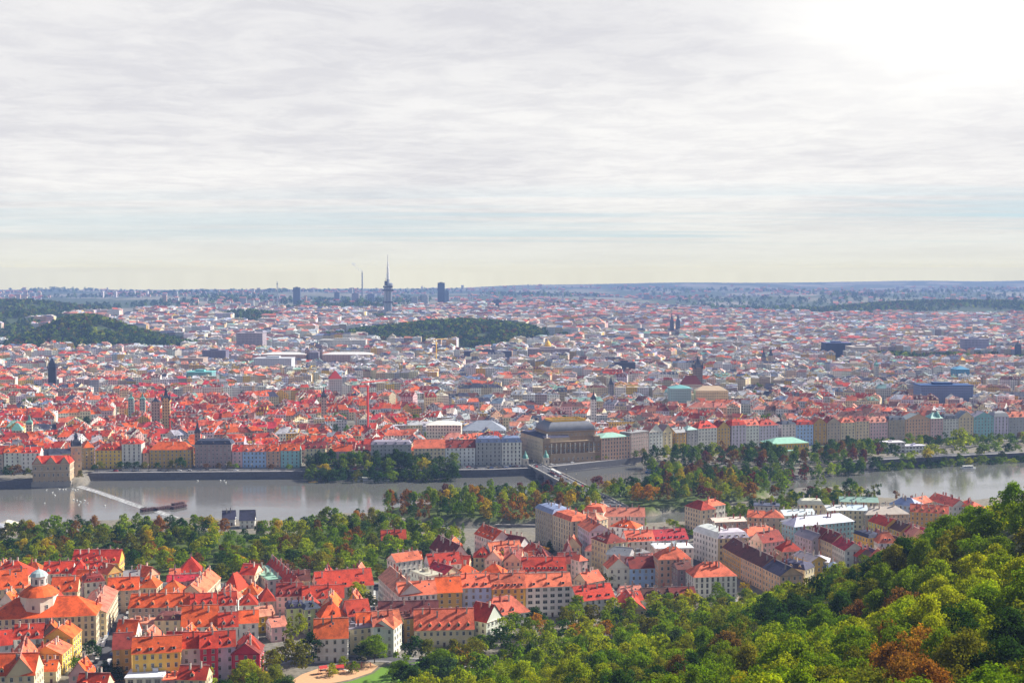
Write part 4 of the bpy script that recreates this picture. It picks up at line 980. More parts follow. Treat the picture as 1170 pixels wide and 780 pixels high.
for (x1, x2, H, d, rh, wl, rf, kind, opts) in ROW:
    A = P(x1, fl(x1) - .3, 0); B = P(x2, fl(x2) - .3, 0)
    ar = 'by the old town quay' if x1 < 350 else ('by the quay left of the theatre' if x1 < 600 else ('in the riverfront row right of the theatre' if x1 < 890 else 'in the riverfront row at the right'))
    house(A.xy, B.xy, d, H, rh, wl, rf, kind, None, opts + ' c1', 0, area=ar, group='houses of the riverfront row', bay=3.6)
def wins(r, hl, hd, z, n, wk, parent=None, face='f', x0=None, x1=None):
    x0 = -hl if x0 is None else x0; x1 = hl if x1 is None else x1
    for k in range(n):
        o_ = x0 + (x1 - x0) * (k + .5) / n
        if face == 'f': place('window', pickwin(wk), r, (o_, -hd, z))
        elif face == 'r': place('window', WIN[wk], r, (hl, o_, z), math.pi / 2)
        else: place('window', WIN[wk], r, (-hl, -o_, z), -math.pi / 2)
def frame_at(A, B, d):
    u_ = (B - A).xy; L = u_.length; u_ = u_ / L; c = (A.xy + B.xy) / 2 + Vector((-u_.y, u_.x)) * d / 2
    FOOT.append((c.x, c.y, u_.x, u_.y, L / 2, d / 2)); return (c.x, c.y, 0), math.atan2(u_.y, u_.x), L / 2, d / 2
# ---- national theatre
A, B = P(621, 529.3, 0), P(686, 526, 0); loc, rz, hl, hd = frame_at(A, B, 46); r = root('theatre', loc, rz); c = (.30, .20, .12); c2 = (.40, .29, .19)
b = MB(); b.box(-hl, hl, -hd, hd, -2, 21, c); b.box(-hl - .5, hl + .5, -hd - .5, hd + .5, 20.2, 21.4, c2); b.box(-hl - .4, hl + .4, -hd - .4, hd + .4, 8.2, 9, c2); b.box(-hl - .3, hl + .3, -hd - .3, hd + .3, -2, 2, tuple(x * .8 for x in c)); b.box(-hl + 7, hl - 7, -hd - 3, -hd + .2, -2, 9.5, c2); b.build('wall', 'wall', r)
b = MB(); b.box(-hl + 7, hl - 4, -hd + 5, hd - 4, 21.2, 30.5, c2); b.box(-hl + 6.4, hl - 3.4, -hd + 4.4, hd - 3.4, 29.8, 30.9, c); b.box(-hl + 6.6, hl - 3.6, -hd + 4.6, hd - 3.6, 24.2, 24.8, c); at_ = b.build('attic_storey', 'wall', r)
b = MB(); X0, X1, Y0, Y1 = -hl + 7, hl - 4, -hd + 5, hd - 4; prev = None
for i in range(9):
    t = i / 8; ins = 7.5 * (1 - math.cos(t * math.pi / 2)); z = 30.9 + 8.8 * math.sin(t * math.pi / 2); lp = [(X0 + ins, Y0 + ins, z), (X1 - ins, Y0 + ins, z), (X1 - ins, Y1 - ins, z), (X0 + ins, Y1 - ins, z)]
    if prev: b.ring(prev, lp, (.17, .18, .22))
    prev = lp
b.face(prev, (.17, .18, .22)); rf_ = b.build('roof', 'sheet', r)
b = MB()
for s0, s1 in (((X0 + 7.5, Y0 + 7.5), (X1 - 7.5, Y0 + 7.7)), ((X0 + 7.5, Y1 - 7.7), (X1 - 7.5, Y1 - 7.5)), ((X0 + 7.3, Y0 + 7.5), (X0 + 7.7, Y1 - 7.5)), ((X1 - 7.7, Y0 + 7.5), (X1 - 7.3, Y1 - 7.5))):
    b.box(s0[0], s1[0], s0[1], s1[1], 39.6, 41.4); b.box(s0[0] - .2, s1[0] + .2, s0[1] - .2, s1[1] + .2, 41.4, 41.8)
for k in range(13):
    x = X0 + 7.5 + (X1 - X0 - 15) * k / 12; b.lathe([(.45, 41.8), (.25, 42.6), (.05, 44 + (1.2 if k in (0, 12) else 0))], 6, x, Y0 + 7.6)
b.build('gilded_crown', 'gold', rf_)
wins(r, hl, hd, 11, 15, 't'); wins(r, hl, hd, 15.7, 15, 'n'); wins(r, hl, hd + 3, 2.6, 9, 't', x0=-hl + 8, x1=hl - 8); wins(r, hl, hd, 11, 9, 't', face='l'); wins(r, hl, hd, 3, 9, 't', face='l')
for k in range(11): place('window', WIN['s'], r, (-hl + 9 + (2 * hl - 15) * k / 10, Y0, 26.6))
for k in range(10):
    x = -hl + 8 + (2 * hl - 16) * k / 9; b = MB(); b.lathe([(.75, 9.5), (.6, 10.2), (.5, 18.6), (.75, 19.4)], 8, x, -hd - 1.2); b.build('column', 'palestone', r)
for s_ in (-1, 1):
    b = MB(); b.box(s_ * (hl - 4) - 3, s_ * (hl - 4) + 3, -hd - 1.4, -hd + 4, 21.3, 25.5, c2); b.lathe([(.9, 25.5), (.7, 27), (.9, 28.2), (.25, 29.4)], 7, s_ * (hl - 4), -hd + 1); b.build('corner_group', 'wall', r)
thing(r, 'large dark stone theatre with convex grey roof and gilded crown, facing the bridge end', 'theatre')
A, B = P(595, 521, 0), P(620, 529.2, 0); hh = house(A.xy, B.xy, 30, 25, 3, 'beige', 'slate', 'mansard', None, 'T c2', 0, name='theatre_annexe', desc='dark beige theatre annexe with green-grey roof along the side street, left of the theatre', cat='annexe')
A, B = P(687, 526, 0), P(720, 523.6, 0); hh = house(A.xy, B.xy, 26, 23, 3.5, 'peach', 'green', 'hip', None, 'T c0', 0, name='theatre_annexe', desc='pinkish stone annexe with pale green roof, joined to the right of the theatre', cat='annexe')
# ---- rotunda with lantern over the big block at the lower left
q = PD(45, 690, 662); r = root('rotunda', (q.x, q.y, 0)); b = MB(); b.lathe([(9.2, 12), (9.2, 24), (9.7, 24.1), (9.7, 24.8)], 8, c=(.78, .70, .58), ph=.39); b.build('drum', 'wall', r)
for k in range(8): an = k * math.pi / 4; place('window', WIN['n'], r, (8.55 * math.cos(an), 8.55 * math.sin(an), 18.5), an + math.pi / 2)
b = MB(); b.lathe([(10.1, 24.8), (7.2, 27.6), (4.4, 29.4)], 16, c=RC['orange'], ph=.2); b.build('roof', 'roof', r)
b = MB(); b.lathe([(4.1, 29), (4.1, 33.6), (4.5, 33.7), (4.5, 34.2)], 8, c=(.75, .74, .70), ph=.39); lt_ = b.build('lantern', 'wall', r)
for k in range(8): an = k * math.pi / 4; place('window', WIN['t'], lt_, (3.8 * math.cos(an), 3.8 * math.sin(an), 30.3), an + math.pi / 2)
b = MB(); b.lathe([(4.7, 34.2), (3.6, 35.8), (1.6, 37), (.3, 37.5), (.1, 39)], 12, c=(.40, .50, .52)); b.build('cap', 'sheet', r)
thing(r, 'white octagonal rotunda with orange roof and grey-blue lantern cap at the lower left', 'rotunda')
# ---- museum on the pier and the water tower
A, B = P(37.5, 556.6, WZ), P(80, 555.8, WZ); loc, rz, hl, hd = frame_at(A, B, 18); r = root('museum', (loc[0], loc[1], 0), rz); c = (.46, .35, .24)
b = MB(); b.box(-hl, hl, -hd, hd, -7.5, 15, c); b.box(-hl - .35, hl + .35, -hd - .35, hd + .35, 8.6, 9.2, (.6, .5, .38)); b.box(-hl - .5, hl + .5, -hd - .5, hd + .5, 14.5, 15.2, (.6, .5, .38)); b.box(-hl - 1, hl + 1, -hd - 1, hd + 1, -9, -1, (.36, .33, .30))
for x in (-hl + 4.5, 0, hl - 4.5):
    w_ = 4.5 if x else 5.5; b.face([(x - w_, -hd - .1, 15.2), (x + w_, -hd - .1, 15.2), (x, -hd - .1, 22)], c)
b.build('wall', 'wall', r)
b = MB(); e = 15.25; ov = .4; b.face([(-hl - ov, -hd - ov, e), (hl + ov, -hd - ov, e), (hl - 2, 0, 22), (-hl + 2, 0, 22)], RC['red']); b.face([(hl + ov, hd + ov, e), (-hl - ov, hd + ov, e), (-hl + 2, 0, 22), (hl - 2, 0, 22)], RC['red'])
b.face([(hl + ov, -hd - ov, e), (hl + ov, hd + ov, e), (hl - 2, 0, 22)], RC['red']); b.face([(-hl - ov, hd + ov, e), (-hl - ov, -hd - ov, e), (-hl + 2, 0, 22)], RC['red'])
for x in (-hl + 4.5, 0, hl - 4.5):
    w_ = 4.5 if x else 5.5
    b.face([(x - w_, -hd - .3, 15.1), (x, -hd - .3, 22.1), (x, -.4, 22.1)], RC['red']); b.face([(x + w_, -hd - .3, 15.1), (x, -.4, 22.1), (x, -hd - .3, 22.1)], RC['red'])
b.build('roof', 'roof', r)
wins(r, hl, hd, 4, 8, 't'); wins(r, hl, hd, 10, 6, 't'); wins(r, hl, hd, -2 + 1, 8, 's'); wins(r, hl, hd, 4, 4, 't', face='r'); wins(r, hl, hd, 10, 4, 't', face='r')
thing(r, 'sgraffito riverside museum with red gabled roofs, standing in the water at the left', 'museum')
q = P(87.5, 543.5, 0); r = root('water_tower', (q.x, q.y, 0), .35); b = MB(); h = 4.6; b.box(-h, h, -h, h, -7, 28, (.66, .46, .28)); b.box(-h - .4, h + .4, -h - .4, h + .4, 27.6, 28.5, (.7, .6, .45)); b.box(-h - .2, h + .2, -h - .2, h + .2, 12, 12.6, (.7, .6, .45)); b.build('wall', 'wall', r)
b = MB(); b.lathe([(h * 1.45, 28.5), (h * 1.15, 30.5), (h * .95, 33), (h * .45, 35), (h * .45, 37), (h * .6, 37.4), (.3, 41.5), (.08, 44)], 4, ph=math.pi / 4); rr = b.build('roof', 'slate', r)
for a_ in range(4): b = MB(); an = a_ * math.pi / 2 + math.pi / 4; b.lathe([(.9, 28.5), (.9, 30.5), (.08, 34.5)], 6, h * 1.18 * math.cos(an), h * 1.18 * math.sin(an)); b.build('turret', 'slate', rr)
for z in (3, 9, 15, 21): wins(r, h, h, z, 2, 'n'); wins(r, h, h, z, 2, 'n', face='r')
b = MB(); b.tube((0, -h - .05, 25), (0, -h - .25, 25), 1.4, 1.4, 16); b.build('clock_face', 'palestone', r)
thing(r, 'square water tower with dark pointed roof and clock behind the riverside museum', 'tower')
# ---- palace on the island in the right river arm, and the white gallery
A, B = P(881, 521.5, 0), P(924, 519.5, 0); r = house(A.xy, B.xy, 24, 13, 5, 'yellow', 'green', 'hip', 2, 'T c0', 0, name='island_palace', desc='yellow palace with pale green hipped roof among the trees by the right river arm', cat='palace')
A, B = P(893, 526, 0), P(912, 525.5, 0); b = MB(); loc, rz, hl, hd = frame_at(A, B, 7); rr = root('pavilion', loc, rz); b.box(-hl, hl, -hd, hd, -1, 9, (.8, .7, .4)); b.box(-hl - .4, hl + .4, -hd - .4, hd + .4, 8.6, 9.3, (.7, .66, .5)); b.build('wall', 'wall', rr); wins(rr, hl, hd, 2, 5, 't'); b = MB(); b.box(-hl, hl, -hd, hd, 9.3, 9.9, RC['green']); b.build('roof', 'sheet', rr)
thing(rr, 'small yellow pavilion wing in front of the palace with the green roof', 'pavilion')
A, B = P(1011, 517.5, 0), P(1034, 517, 0); house(A.xy, B.xy, 14, 11, 1, 'white', 'white', 'flat', 3, 'W c0', 0, name='gallery', desc='taller white flat-roofed gallery block on the right quay', cat='gallery')
A, B = P(1034.5, 517.2, 0), P(1058, 516.5, 0); house(A.xy, B.xy, 12, 7, 1, 'white', 'white', 'flat', 2, 'W c0', 0, name='gallery', desc='low white gallery wing between two trees on the right quay', cat='gallery')
# ---- bridge
a0, a1 = P(614, 533, 0).xy, P(703, 579, 0).xy; dv = (a1 - a0); BL = dv.length; ang = math.atan2(dv.y, dv.x); r = root('stone_bridge', (a0.x, a0.y, 0), ang); W2 = 8.2
b = MB(); b.box(-12, BL + 8, -W2, W2, .3, 1.0, (1, 1, 1), 0); b.build('deck', 'paving', r)
b = MB(); b.box(-12, BL + 8, -4.8, 4.8, 1.004, 1.03); b.build('carriageway', 'asphalt', r)
b = MB()
for yy in (-1.9, -.5, .5, 1.9): b.box(-12, BL + 8, yy - .05, yy + .05, 1.034, 1.05)
b.build('tram_rails', 'steel', r)
for s_ in (-1, 1):
    b = MB(); b.box(-12, BL + 8, s_ * W2 - .3, s_ * W2 + .3, 1.0, 2.05); b.build('parapet', 'palestone', r)
nsp = 8; sp_ = BL / nsp
for k in range(nsp):
    x0, x1 = k * sp_ + 1.8, (k + 1) * sp_ - 1.8; b = MB()
    for s_ in (-1, 1):
        for i in range(10):
            t0, t1 = i / 10, (i + 1) / 10; z0 = -6.5 + 5.8 * math.sqrt(max(0, 1 - (2 * t0 - 1) ** 2)); z1 = -6.5 + 5.8 * math.sqrt(max(0, 1 - (2 * t1 - 1) ** 2)); xa, xb = x0 + (x1 - x0) * t0, x0 + (x1 - x0) * t1
            b.face([(xa, s_ * W2, z0), (xb, s_ * W2, z1), (xb, s_ * W2, .3), (xa, s_ * W2, .3)])
            if s_ > 0: b.face([(xa, -W2, z0), (xb, -W2, z1), (xb, W2, z1), (xa, W2, z0)])
    b.build('arch', 'stone', r)
for k in range(nsp + 1):
    b = MB(); x = k * sp_; b.box(x - 1.8, x + 1.8, -W2 - .02, W2 + .02, -9, .3)
    for s_ in (-1, 1): b.lathe([(1.9, -9), (1.9, -3), (1.2, -2)], 8, x, s_ * W2)
    b.build('pier', 'stone', r)
thing(r, 'stone arch bridge with road deck crossing the river over the wooded island', 'bridge')
def along(t, off, z=1.0): u_ = dv.normalized(); return (a0.x + u_.x * t - u_.y * off, a0.y + u_.y * t + u_.x * off, z)
for t, off, lab in ((-6, 10.6, 'upstream'), (-6, -10.6, 'downstream')):
    x, y, z = along(t, off, 0); r = root('toll_house', (x, y, 0), ang); b = MB(); b.box(-2.6, 2.6, -2.6, 2.6, -1, 7.5, (.62, .55, .45)); b.box(-3, 3, -3, 3, 7.2, 8, (.7, .62, .5)); b.build('wall', 'wall', r)
    b = MB(); b.lathe([(2.9, 8), (2.6, 10), (1.3, 12), (1.0, 12.2), (1.0, 13), (.1, 15.5)], 8); b.build('roof', 'copper', r); wins(r, 2.6, 2.6, 3, 1, 't'); wins(r, 2.6, 2.6, 3, 1, 't', face='l'); wins(r, 2.6, 2.6, 3, 1, 't', face='r')
    thing(r, 'small pale toll house with domed cap at the theatre end of the bridge', 'toll house', 'toll houses of the bridge')
# lamps on the bridge
lb = MB(); lb.tube((0, 0, 0), (0, 0, 6), .12, .07, 6); lb.lathe([(.25, 0), (.2, .8), (.1, 1)], 6); LP_ = lb.build('pole', 'dark'); lm = MB(); lm.lathe([(.1, 6), (.38, 6.5), (.3, 7.1), (.05, 7.4)], 6); LH = lm.build('lantern', 'palestone')
lp_me, lh_me = LP_.data, LH.data; bpy.data.objects.remove(LP_); bpy.data.objects.remove(LH)
for k in range(8):
    for s_ in (-1, 1):
        r = root('street_lamp', along(12 + k * (BL - 20) / 7, s_ * 7.3)); place('pole', lp_me, r, (0, 0, 0)); place('lantern', lh_me, r, (0, 0, 0)); thing(r, 'street lamp on the ' + ('theatre side' if s_ > 0 else 'left side') + ' of the stone bridge', 'street lamp', 'street lamps on the bridge')
for (a_, e_) in zip(QA, QA[1:]):
    A_, E_ = Vector(a_), Vector(e_); L_ = (E_ - A_).length; u_ = (E_ - A_) / L_
    for k in range(int(L_ / 24)):
        p = A_ + u_ * (k * 24 + 6) + Vector((-u_.y, u_.x)) * 10.4; px_ = proj(p.x, p.y, 0)[0]
        if px_ > 725: continue
        r = root('street_lamp', (p.x, p.y, .05)); place('pole', lp_me, r, (0, 0, 0)); place('lantern', lh_me, r, (0, 0, 0)); thing(r, 'street lamp on the quay ' + ('below the old town' if px_ < 350 else ('left of the bridge' if px_ < 610 else 'in front of the theatre')), 'street lamp', 'street lamps along the quay')
# ---- weir, timber ice guards
W1 = [P(x, y, WZ).xy for x, y in ((91, 555.6), (112, 562), (135, 570), (164, 580))]; W2_ = [P(x, y, WZ).xy for x, y in ((180, 584), (200, 591), (226, 601))]
for nm, pts in (('long sloping white weir running from the museum towards the timber guards', W1), ('short white stretch of weir between the timber guards and the park', W2_)):
    r = root('weir', (pts[0][0], pts[0][1], 0)); q = [(p[0] - pts[0][0], p[1] - pts[0][1]) for p in pts]; b = MB()
    n = len(q); Ls = []
    for i in range(n):
        a_, e_ = Vector(q[max(0, i - 1)]), Vector(q[min(n - 1, i + 1)]); d_ = (e_ - a_).normalized(); nn = Vector((-d_.y, d_.x)); Ls.append((Vector(q[i]) + nn * 1.5, Vector(q[i]) - nn * 3.4))
    for (u0, l0), (u1, l1) in zip(Ls, Ls[1:]): b.face([(l0.x, l0.y, WZ + .03), (l1.x, l1.y, WZ + .03), (u1.x, u1.y, WZ + .75), (u0.x, u0.y, WZ + .75)])
    b.build('foam_slope', 'foam', r); wb = wallstrip([tuple(v) for v in q], 1.2, -9, WZ + .8, 2.1); wb.build('crest', 'stone', r)
    thing(r, nm, 'weir')
for k, (x0, y0, x1, y1) in enumerate(((161, 584.5, 178, 582), (178, 583, 194, 580), (196, 581.5, 212, 578.5), (197, 578, 210, 576))):
    A, B = P(x0, y0, WZ), P(x1, y1, WZ); d_ = B - A; L = d_.length; r = root('timber_guard', (A.x, A.y, 0), math.atan2(d_.y, d_.x)); b = MB()
    for j in range(3): b.box(0, L, -1.9 + j * 1.6, -1.3 + j * 1.6, WZ + 1.9, WZ + 2.3)
    for j in range(3): b.box(.2, L - .2, -2.2, 2.2, WZ + .3 + j * .6, WZ + .62 + j * .6)
    b.build('beams', 'wood', r); b = MB()
    for j in range(int(L / 2.5)): b.tube((1 + j * 2.5, -2.4, -9), (1 + j * 2.5, -2.2, WZ + 2.6), .22, .2); b.tube((1 + j * 2.5, 2.4, -9), (1 + j * 2.5, 2.2, WZ + 2.6), .22, .2)
    b.build('piles', 'wood', r); thing(r, 'dark timber ice guard standing in the gap of the weir', 'ice guard', 'timber guards at the weir')
# ---- lock wall in the near channel
A, B = P(566, 601, WZ), P(616, 601.5, WZ); b = wallstrip([tuple(A.xy), tuple(B.xy)], 3, -9, WZ + 1.6); o = b.build('lock_wall', 'stone'); thing(o, 'straight grey lock wall in the narrow channel left of the corner palace', 'lock wall')
# ---- boats
def boat(px, py, L, wd, ang, hull, roof, desc, group=None, cabin=True):
    q = P(px, py, WZ); r = root('tour_boat' if L > 12 else 'small_boat', (q.x, q.y, WZ), ang); b = MB(); n = 7
    lo = []; hi = []
    for s_ in (1, -1):
        for i in range(n):
            t = i / (n - 1) if s_ > 0 else 1 - i / (n - 1); x = -L / 2 + L * t; w_ = wd / 2 * (1 - max(0, (t - .62) / .38) ** 2) * (1 - .25 * max(0, (.12 - t) / .12)); lo.append((x * .95, -s_ * w_ * .8, -.2)); hi.append((x, -s_ * w_, .9 if L > 12 else .45))
    b.ring(lo, hi); b.face(hi); b.build('hull', hull, r)
    if cabin:
        b = MB(); b.box(-L * .38, L * .25, -wd * .36, wd * .36, .9, 2.7, (.5, .5, .52), 0); b.box(-L * .37, L * .24, -wd * .37, wd * .37, 1.5, 2.2, mi=1); b.build('cabin', ['whitep', 'glass'], r)
        b = MB(); b.box(-L * .42, L * .28, -wd * .42, wd * .42, 2.7, 2.95); b.build('cabin_roof', roof, r)
    thing(r, desc, 'boat', group); return r
boat(416, 548.6, 24, 5, .05, 'whitep', 'whitep', 'white excursion boat moored under the quay trees', 'boats on the river')
boat(434, 548.8, 20, 5, .02, 'whitep', 'bluep', 'white boat with blue awning moored at the quay, behind the island tip', 'boats on the river')
boat(385, 547.4, 18, 6, .12, 'greenp', 'greenp', 'bright green landing barge below the quay', 'boats on the river')
boat(358, 550.5, 9, 2.6, .5, 'yellowp', 'yellowp', 'yellow open boat left of the green barge', 'boats on the river', False)
boat(752, 539.5, 26, 6, -.05, 'bluep', 'bluep', 'blue-roofed restaurant boat in the shade between the islands', 'boats on the river')
boat(779, 542.5, 26, 6, -.05, 'whitep', 'bluep', 'white restaurant boat with blue roof beside the island trees', 'boats on the river')
boat(909, 545.6, 12, 3.2, .1, 'whitep', 'whitep', 'small white motor boat at the tip of the palace island', 'boats on the river')
boat(360, 543.5 + 4, 5, 1.8, .1, 'bluep', 'bluep', 'tiny blue rowing boat tied below the quay', 'boats on the river', False)
boat(320, 604, 12, 4, .05, 'bluep', 'bluep', 'blue covered pontoon boat beside the park trees', 'boats on the river')
boat(1107, 535, 16, 4, .15, 'whitep', 'whitep', 'white boat moored near the right edge quay', 'boats on the river')
bb = MB(); bb.lathe([(.05, 0), (.42, .12), (.5, .35), (.2, .55)], 7); bb.tube((.35, 0, .3), (.62, 0, .95), .09, .07, 5); bb.tube((.62, 0, .95), (.85, 0, .88), .09, .03, 5); _o = bb.build('swan', 'whitep'); SW = _o.data; bpy.data.objects.remove(_o)
for k, (x, y) in enumerate(((53, 560), (60, 563), (63, 566), (68, 559), (72, 559.5), (75, 559), (83, 559), (86, 560), (89, 559.4), (51, 575), (84, 571), (88, 572), (92, 573.5), (97, 572), (100, 575), (90, 577), (120, 578), (226, 549.5), (252, 549), (256, 549.3), (258, 551.5))):
    q = P(x, y, WZ); o = link('swan', SW); o.location = (q.x, q.y, WZ - .02); o.rotation_euler = (0, 0, k * 1.3); o.scale = (1.5, 1.5, 1.5); thing(o, 'white swan floating ' + ('in front of the museum' if x < 80 else ('near the weir' if x < 150 else 'below the old town quay')), 'swan', 'swans on the river')
# ---- vehicles
def car_mesh(L=4.3, h=1.45, w_=1.75):
    b = MB(); prof = [(-L/2, .35), (-L/2, .85), (-L*.36, .95), (-L*.24, h), (L*.12, h), (L*.27, .98), (L/2 - .1, .82), (L/2, .35)]
    l = [(x, -w_/2, z) for x, z in prof]; rr = [(x, w_/2, z) for x, z in prof]; b.ring(l, rr); b.face(l[::-1]); b.face(rr); return b
_o = car_mesh().build('body', 'car'); CARB = _o.data; bpy.data.objects.remove(_o)
b = MB(); b.box(-.98, .5, -.885, .885, 1.0, 1.33); b.face([(.55, -.8, 1.42), (1.14, -.8, 1.02), (1.14, .8, 1.02), (.55, .8, 1.42)]); _o = b.build('windows', 'glass'); CARW = _o.data; bpy.data.objects.remove(_o)
b = MB(); b.tube((0, -.1, 0), (0, .1, 0), .32, .32, 10); _o = b.build('wheel', 'dark'); CARH = _o.data; bpy.data.objects.remove(_o)
CC = [('white', (.75, .75, .75)), ('black', (.02, .02, .025)), ('silver', (.45, .46, .48)), ('red', (.5, .03, .03)), ('blue', (.04, .1, .3)), ('grey', (.15, .15, .17)), ('white', (.72, .72, .74)), ('beige', (.5, .42, .3))]
def car(x, y, z, rz, area):
    nm, c = CC[int(rng.random() * len(CC))]; r = root('parked_car', (x, y, z), rz); o = place('body', CARB, r, (0, 0, 0)); o.color = (*c, 1); place('windows', CARW, r, (0, 0, 0))
    for sx in (-1.3, 1.3):
        for sy in (-.85, .85): place('wheel', CARH, r, (sx, sy, .32))
    thing(r, f'{nm} car {area}', 'car', 'cars in the streets')
for k in range(70):
    t = rng.random(); i = min(len(QA) - 2, int(t * (len(QA) - 1))); A_, E_ = Vector(QA[i]), Vector(QA[i + 1]); u_ = (E_ - A_).normalized(); s = rng.random(); p = A_.lerp(E_, s) + Vector((-u_.y, u_.x)) * rng.choice((14.5, 18.8, 12.2)); px = proj(p.x, p.y, 0)[0]
    if px > 725: continue
    car(p.x, p.y, .06, math.atan2(u_.y, u_.x), 'on the quay road ' + ('below the old town' if px < 350 else ('left of the bridge' if px < 600 else 'in front of the theatre')))
for k in range(11):
    x, y, z = along(8 + k * BL / 11 + rng.uniform(-3, 3), rng.choice((-3.4, 3.4)), 1.04); car(x, y, z, ang, 'on the stone bridge')
pts = [Vector(p) for p in STREETS[0][1]]
for sd_, lab in ((3.1, 'parked on the right of the left street'), (-3.1, 'parked on the left of the left street')):
    for a_, e_ in zip(pts, pts[1:]):
        u_ = (e_ - a_); L = u_.length; u_ = u_ / L
        for k in range(int(L / 5.6)):
            if rng.random() < .8: p = a_ + u_ * (k * 5.6 + 2.8) - Vector((-u_.y, u_.x)) * sd_; car(p.x, p.y, .06, math.atan2(u_.y, u_.x), lab)
A, B = P(88, 779, 0), P(101, 761, 0); u_ = (B - A).normalized()
for k in range(9):
    p = A + (B - A) * (k / 8); car(p.x, p.y, .06, math.atan2(u_.y, u_.x) - 1.2, 'in the slanting car park row at the lower left')
for k in range(44):
    t = rng.random(); pl_ = STREETS[rng.choice((2, 3, 4))][1]; i = rng.randrange(len(pl_) - 1); A_, E_ = Vector(pl_[i]), Vector(pl_[i + 1]); u_ = (E_ - A_).normalized(); p = A_.lerp(E_, t) + Vector((-u_.y, u_.x)) * rng.choice((-2.6, 2.6)); car(p.x, p.y, .06, math.atan2(u_.y, u_.x), 'in the streets between the near houses')
# tram on the bridge
for t0, off in ((BL * .22, 1.2),):
    for j in range(2):
        x, y, z = along(t0 + j * 15.4, off, 1.06); r = root('tram', (x, y, z), ang); b = MB(); b.box(-7.2, 7.2, -1.22, 1.22, .35, 1.25, (1, 1, 1), 0); b.box(-7.2, 7.2, -1.22, 1.22, 1.25, 3.2, mi=1); b.box(-7, 7, -1, 1, 3.2, 3.5, mi=1); b.build('body', ['redp', 'whitep'], r)
        for s_ in (-1, 1): b = MB(); b.box(-6.6, 6.6, s_ * 1.24 - .01, s_ * 1.24 + .01, 1.5, 2.6); b.build('side_windows', 'glass', r)
        b = MB(); [b.tube((x_, -.8, .35), (x_, .8, .35), .35, .35, 8) for x_ in (-4.6, -2.8, 2.8, 4.6)]; b.build('wheels', 'dark', r)
        thing(r, 'red and white tram car on the stone bridge', 'tram', 'tram cars on the bridge')
# playground
def pg(px, py, kind, desc):
    q = P(px, py, 0); r = root(kind, (q.x, q.y, .1), rng.uniform(0, 3))
    if kind == 'climbing_frame':
        for x in (-2, 2):
            for y in (-1.4, 1.4): b = MB(); b.tube((x, y, 0), (x * .8, y * .8, 2.8), .1, .1); b.build('post', 'redp', r)
        b = MB(); b.box(-1.7, 1.7, -1.2, 1.2, 1.5, 1.62); b.build('platform', 'wood', r); b = MB(); b.face([(-2, -1.5, 2.7), (2, -1.5, 2.7), (2, 0, 3.8), (-2, 0, 3.8)]); b.face([(-2, 1.5, 2.7), (2, 1.5, 2.7), (2, 0, 3.8), (-2, 0, 3.8)]); b.build('roof', 'redp', r)
        b = MB(); b.face([(1.7, -.5, 1.5), (1.7, .5, 1.5), (5, .5, .2), (5, -.5, .2)]); b.box(1.7, 5, -.6, -.5, .2, .4); b.build('slide', 'whitep', r)
    else:
        for x in (-2.2, 2.2):
            b = MB(); b.tube((x, -1.2, 0), (x, 0, 2.6), .08, .08); b.tube((x, 1.2, 0), (x, 0, 2.6), .08, .08); b.build('leg', 'redp', r)
        b = MB(); b.tube((-2.2, 0, 2.6), (2.2, 0, 2.6), .08, .08); b.build('crossbar', 'redp', r)
        for x in (-.9, .9): b = MB(); b.tube((x - .25, 0, .6), (x - .25, 0, 2.6), .02, .02, 4); b.tube((x + .25, 0, .6), (x + .25, 0, 2.6), .02, .02, 4); b.box(x - .3, x + .3, -.15, .15, .55, .62); b.build('swing_seat', 'dark', r)
    thing(r, desc, 'playground frame' if kind == 'climbing_frame' else 'swing')
pg(369, 769, 'climbing_frame', 'red climbing frame with slide at the left of the playground'); pg(388, 768, 'climbing_frame', 'red climbing frame with small roof in the playground middle'); pg(404, 764, 'swing', 'red swing frame at the back of the playground'); pg(418, 762, 'swing', 'red swing frame at the right of the playground sand')
# ================================================================ FAR LANDMARKS
def at(px, py, D=None, up=17):
    """ground point whose foot shows at this pixel, or at distance D"""
    if D is None:
        lo, hi = 900, 12000
        for _ in range(40):
            D = (lo + hi) / 2; q = PD(px, py, D)
            if q.z > tz(q.x, q.y) + up: lo = D
            else: hi = D
    q = PD(px, py, D); return Vector((q.x, q.y, tz(q.x, q.y))), D
LM = []
def lm_root(name, px, py, rz=0, D=None, clear=16):
    q, D = at(px, py, D); FOOT.append((q.x, q.y, 1, 0, clear, clear)); return root(name, (q.x, q.y, q.z), rz), D / F
# TV tower : three tubes, pods and a mast
r, k = lm_root('television_tower', 443.5, 358.5, .3, 4600)
H_ = 216; z0 = 0
for i, (ax, ay, top, rad) in enumerate(((0, 0, 134, 5.6), (-10.5, -2, 108, 4.6), (8.4, -5, 108, 4.6))):
    b = MB(); b.lathe([(rad * 1.25, -5), (rad, 12), (rad, top), (rad * .5, top + 2)], 14, ax, ay); b.build('shaft', 'steel', r)
b = MB(); b.lathe([(5.2, 134), (4.6, 150), (3.8, 176), (2.6, 176.5), (2.2, 194), (1.5, 194.5), (1.1, 222)], 10); b.build('mast', 'whitep', r)
for z, s in ((50, 1.25), (92, 1.4), (104, 1.2)):
    b = MB(); b.box(-13 * s, 12 * s, -9 * s, 8 * s, z, z + 7, (.2, .2, .24)); b.box(-13 * s - .4, 12 * s + .4, -9 * s - .4, 8 * s + .4, z + 2, z + 5, (.05, .05, .07)); b.build('pod', 'wall', r)
b = MB(); b.box(-12, -3, -5, 5, 112, 128); b.tube((-10, -3, 128), (-10, -3, 140), .8, .3); b.build('antenna_box', 'dark', r)
b = MB(); b.lathe([(6, 111), (9, 113), (9, 119), (6, 121)], 12, 8, 0); b.build('antenna_ring', 'steel', r)
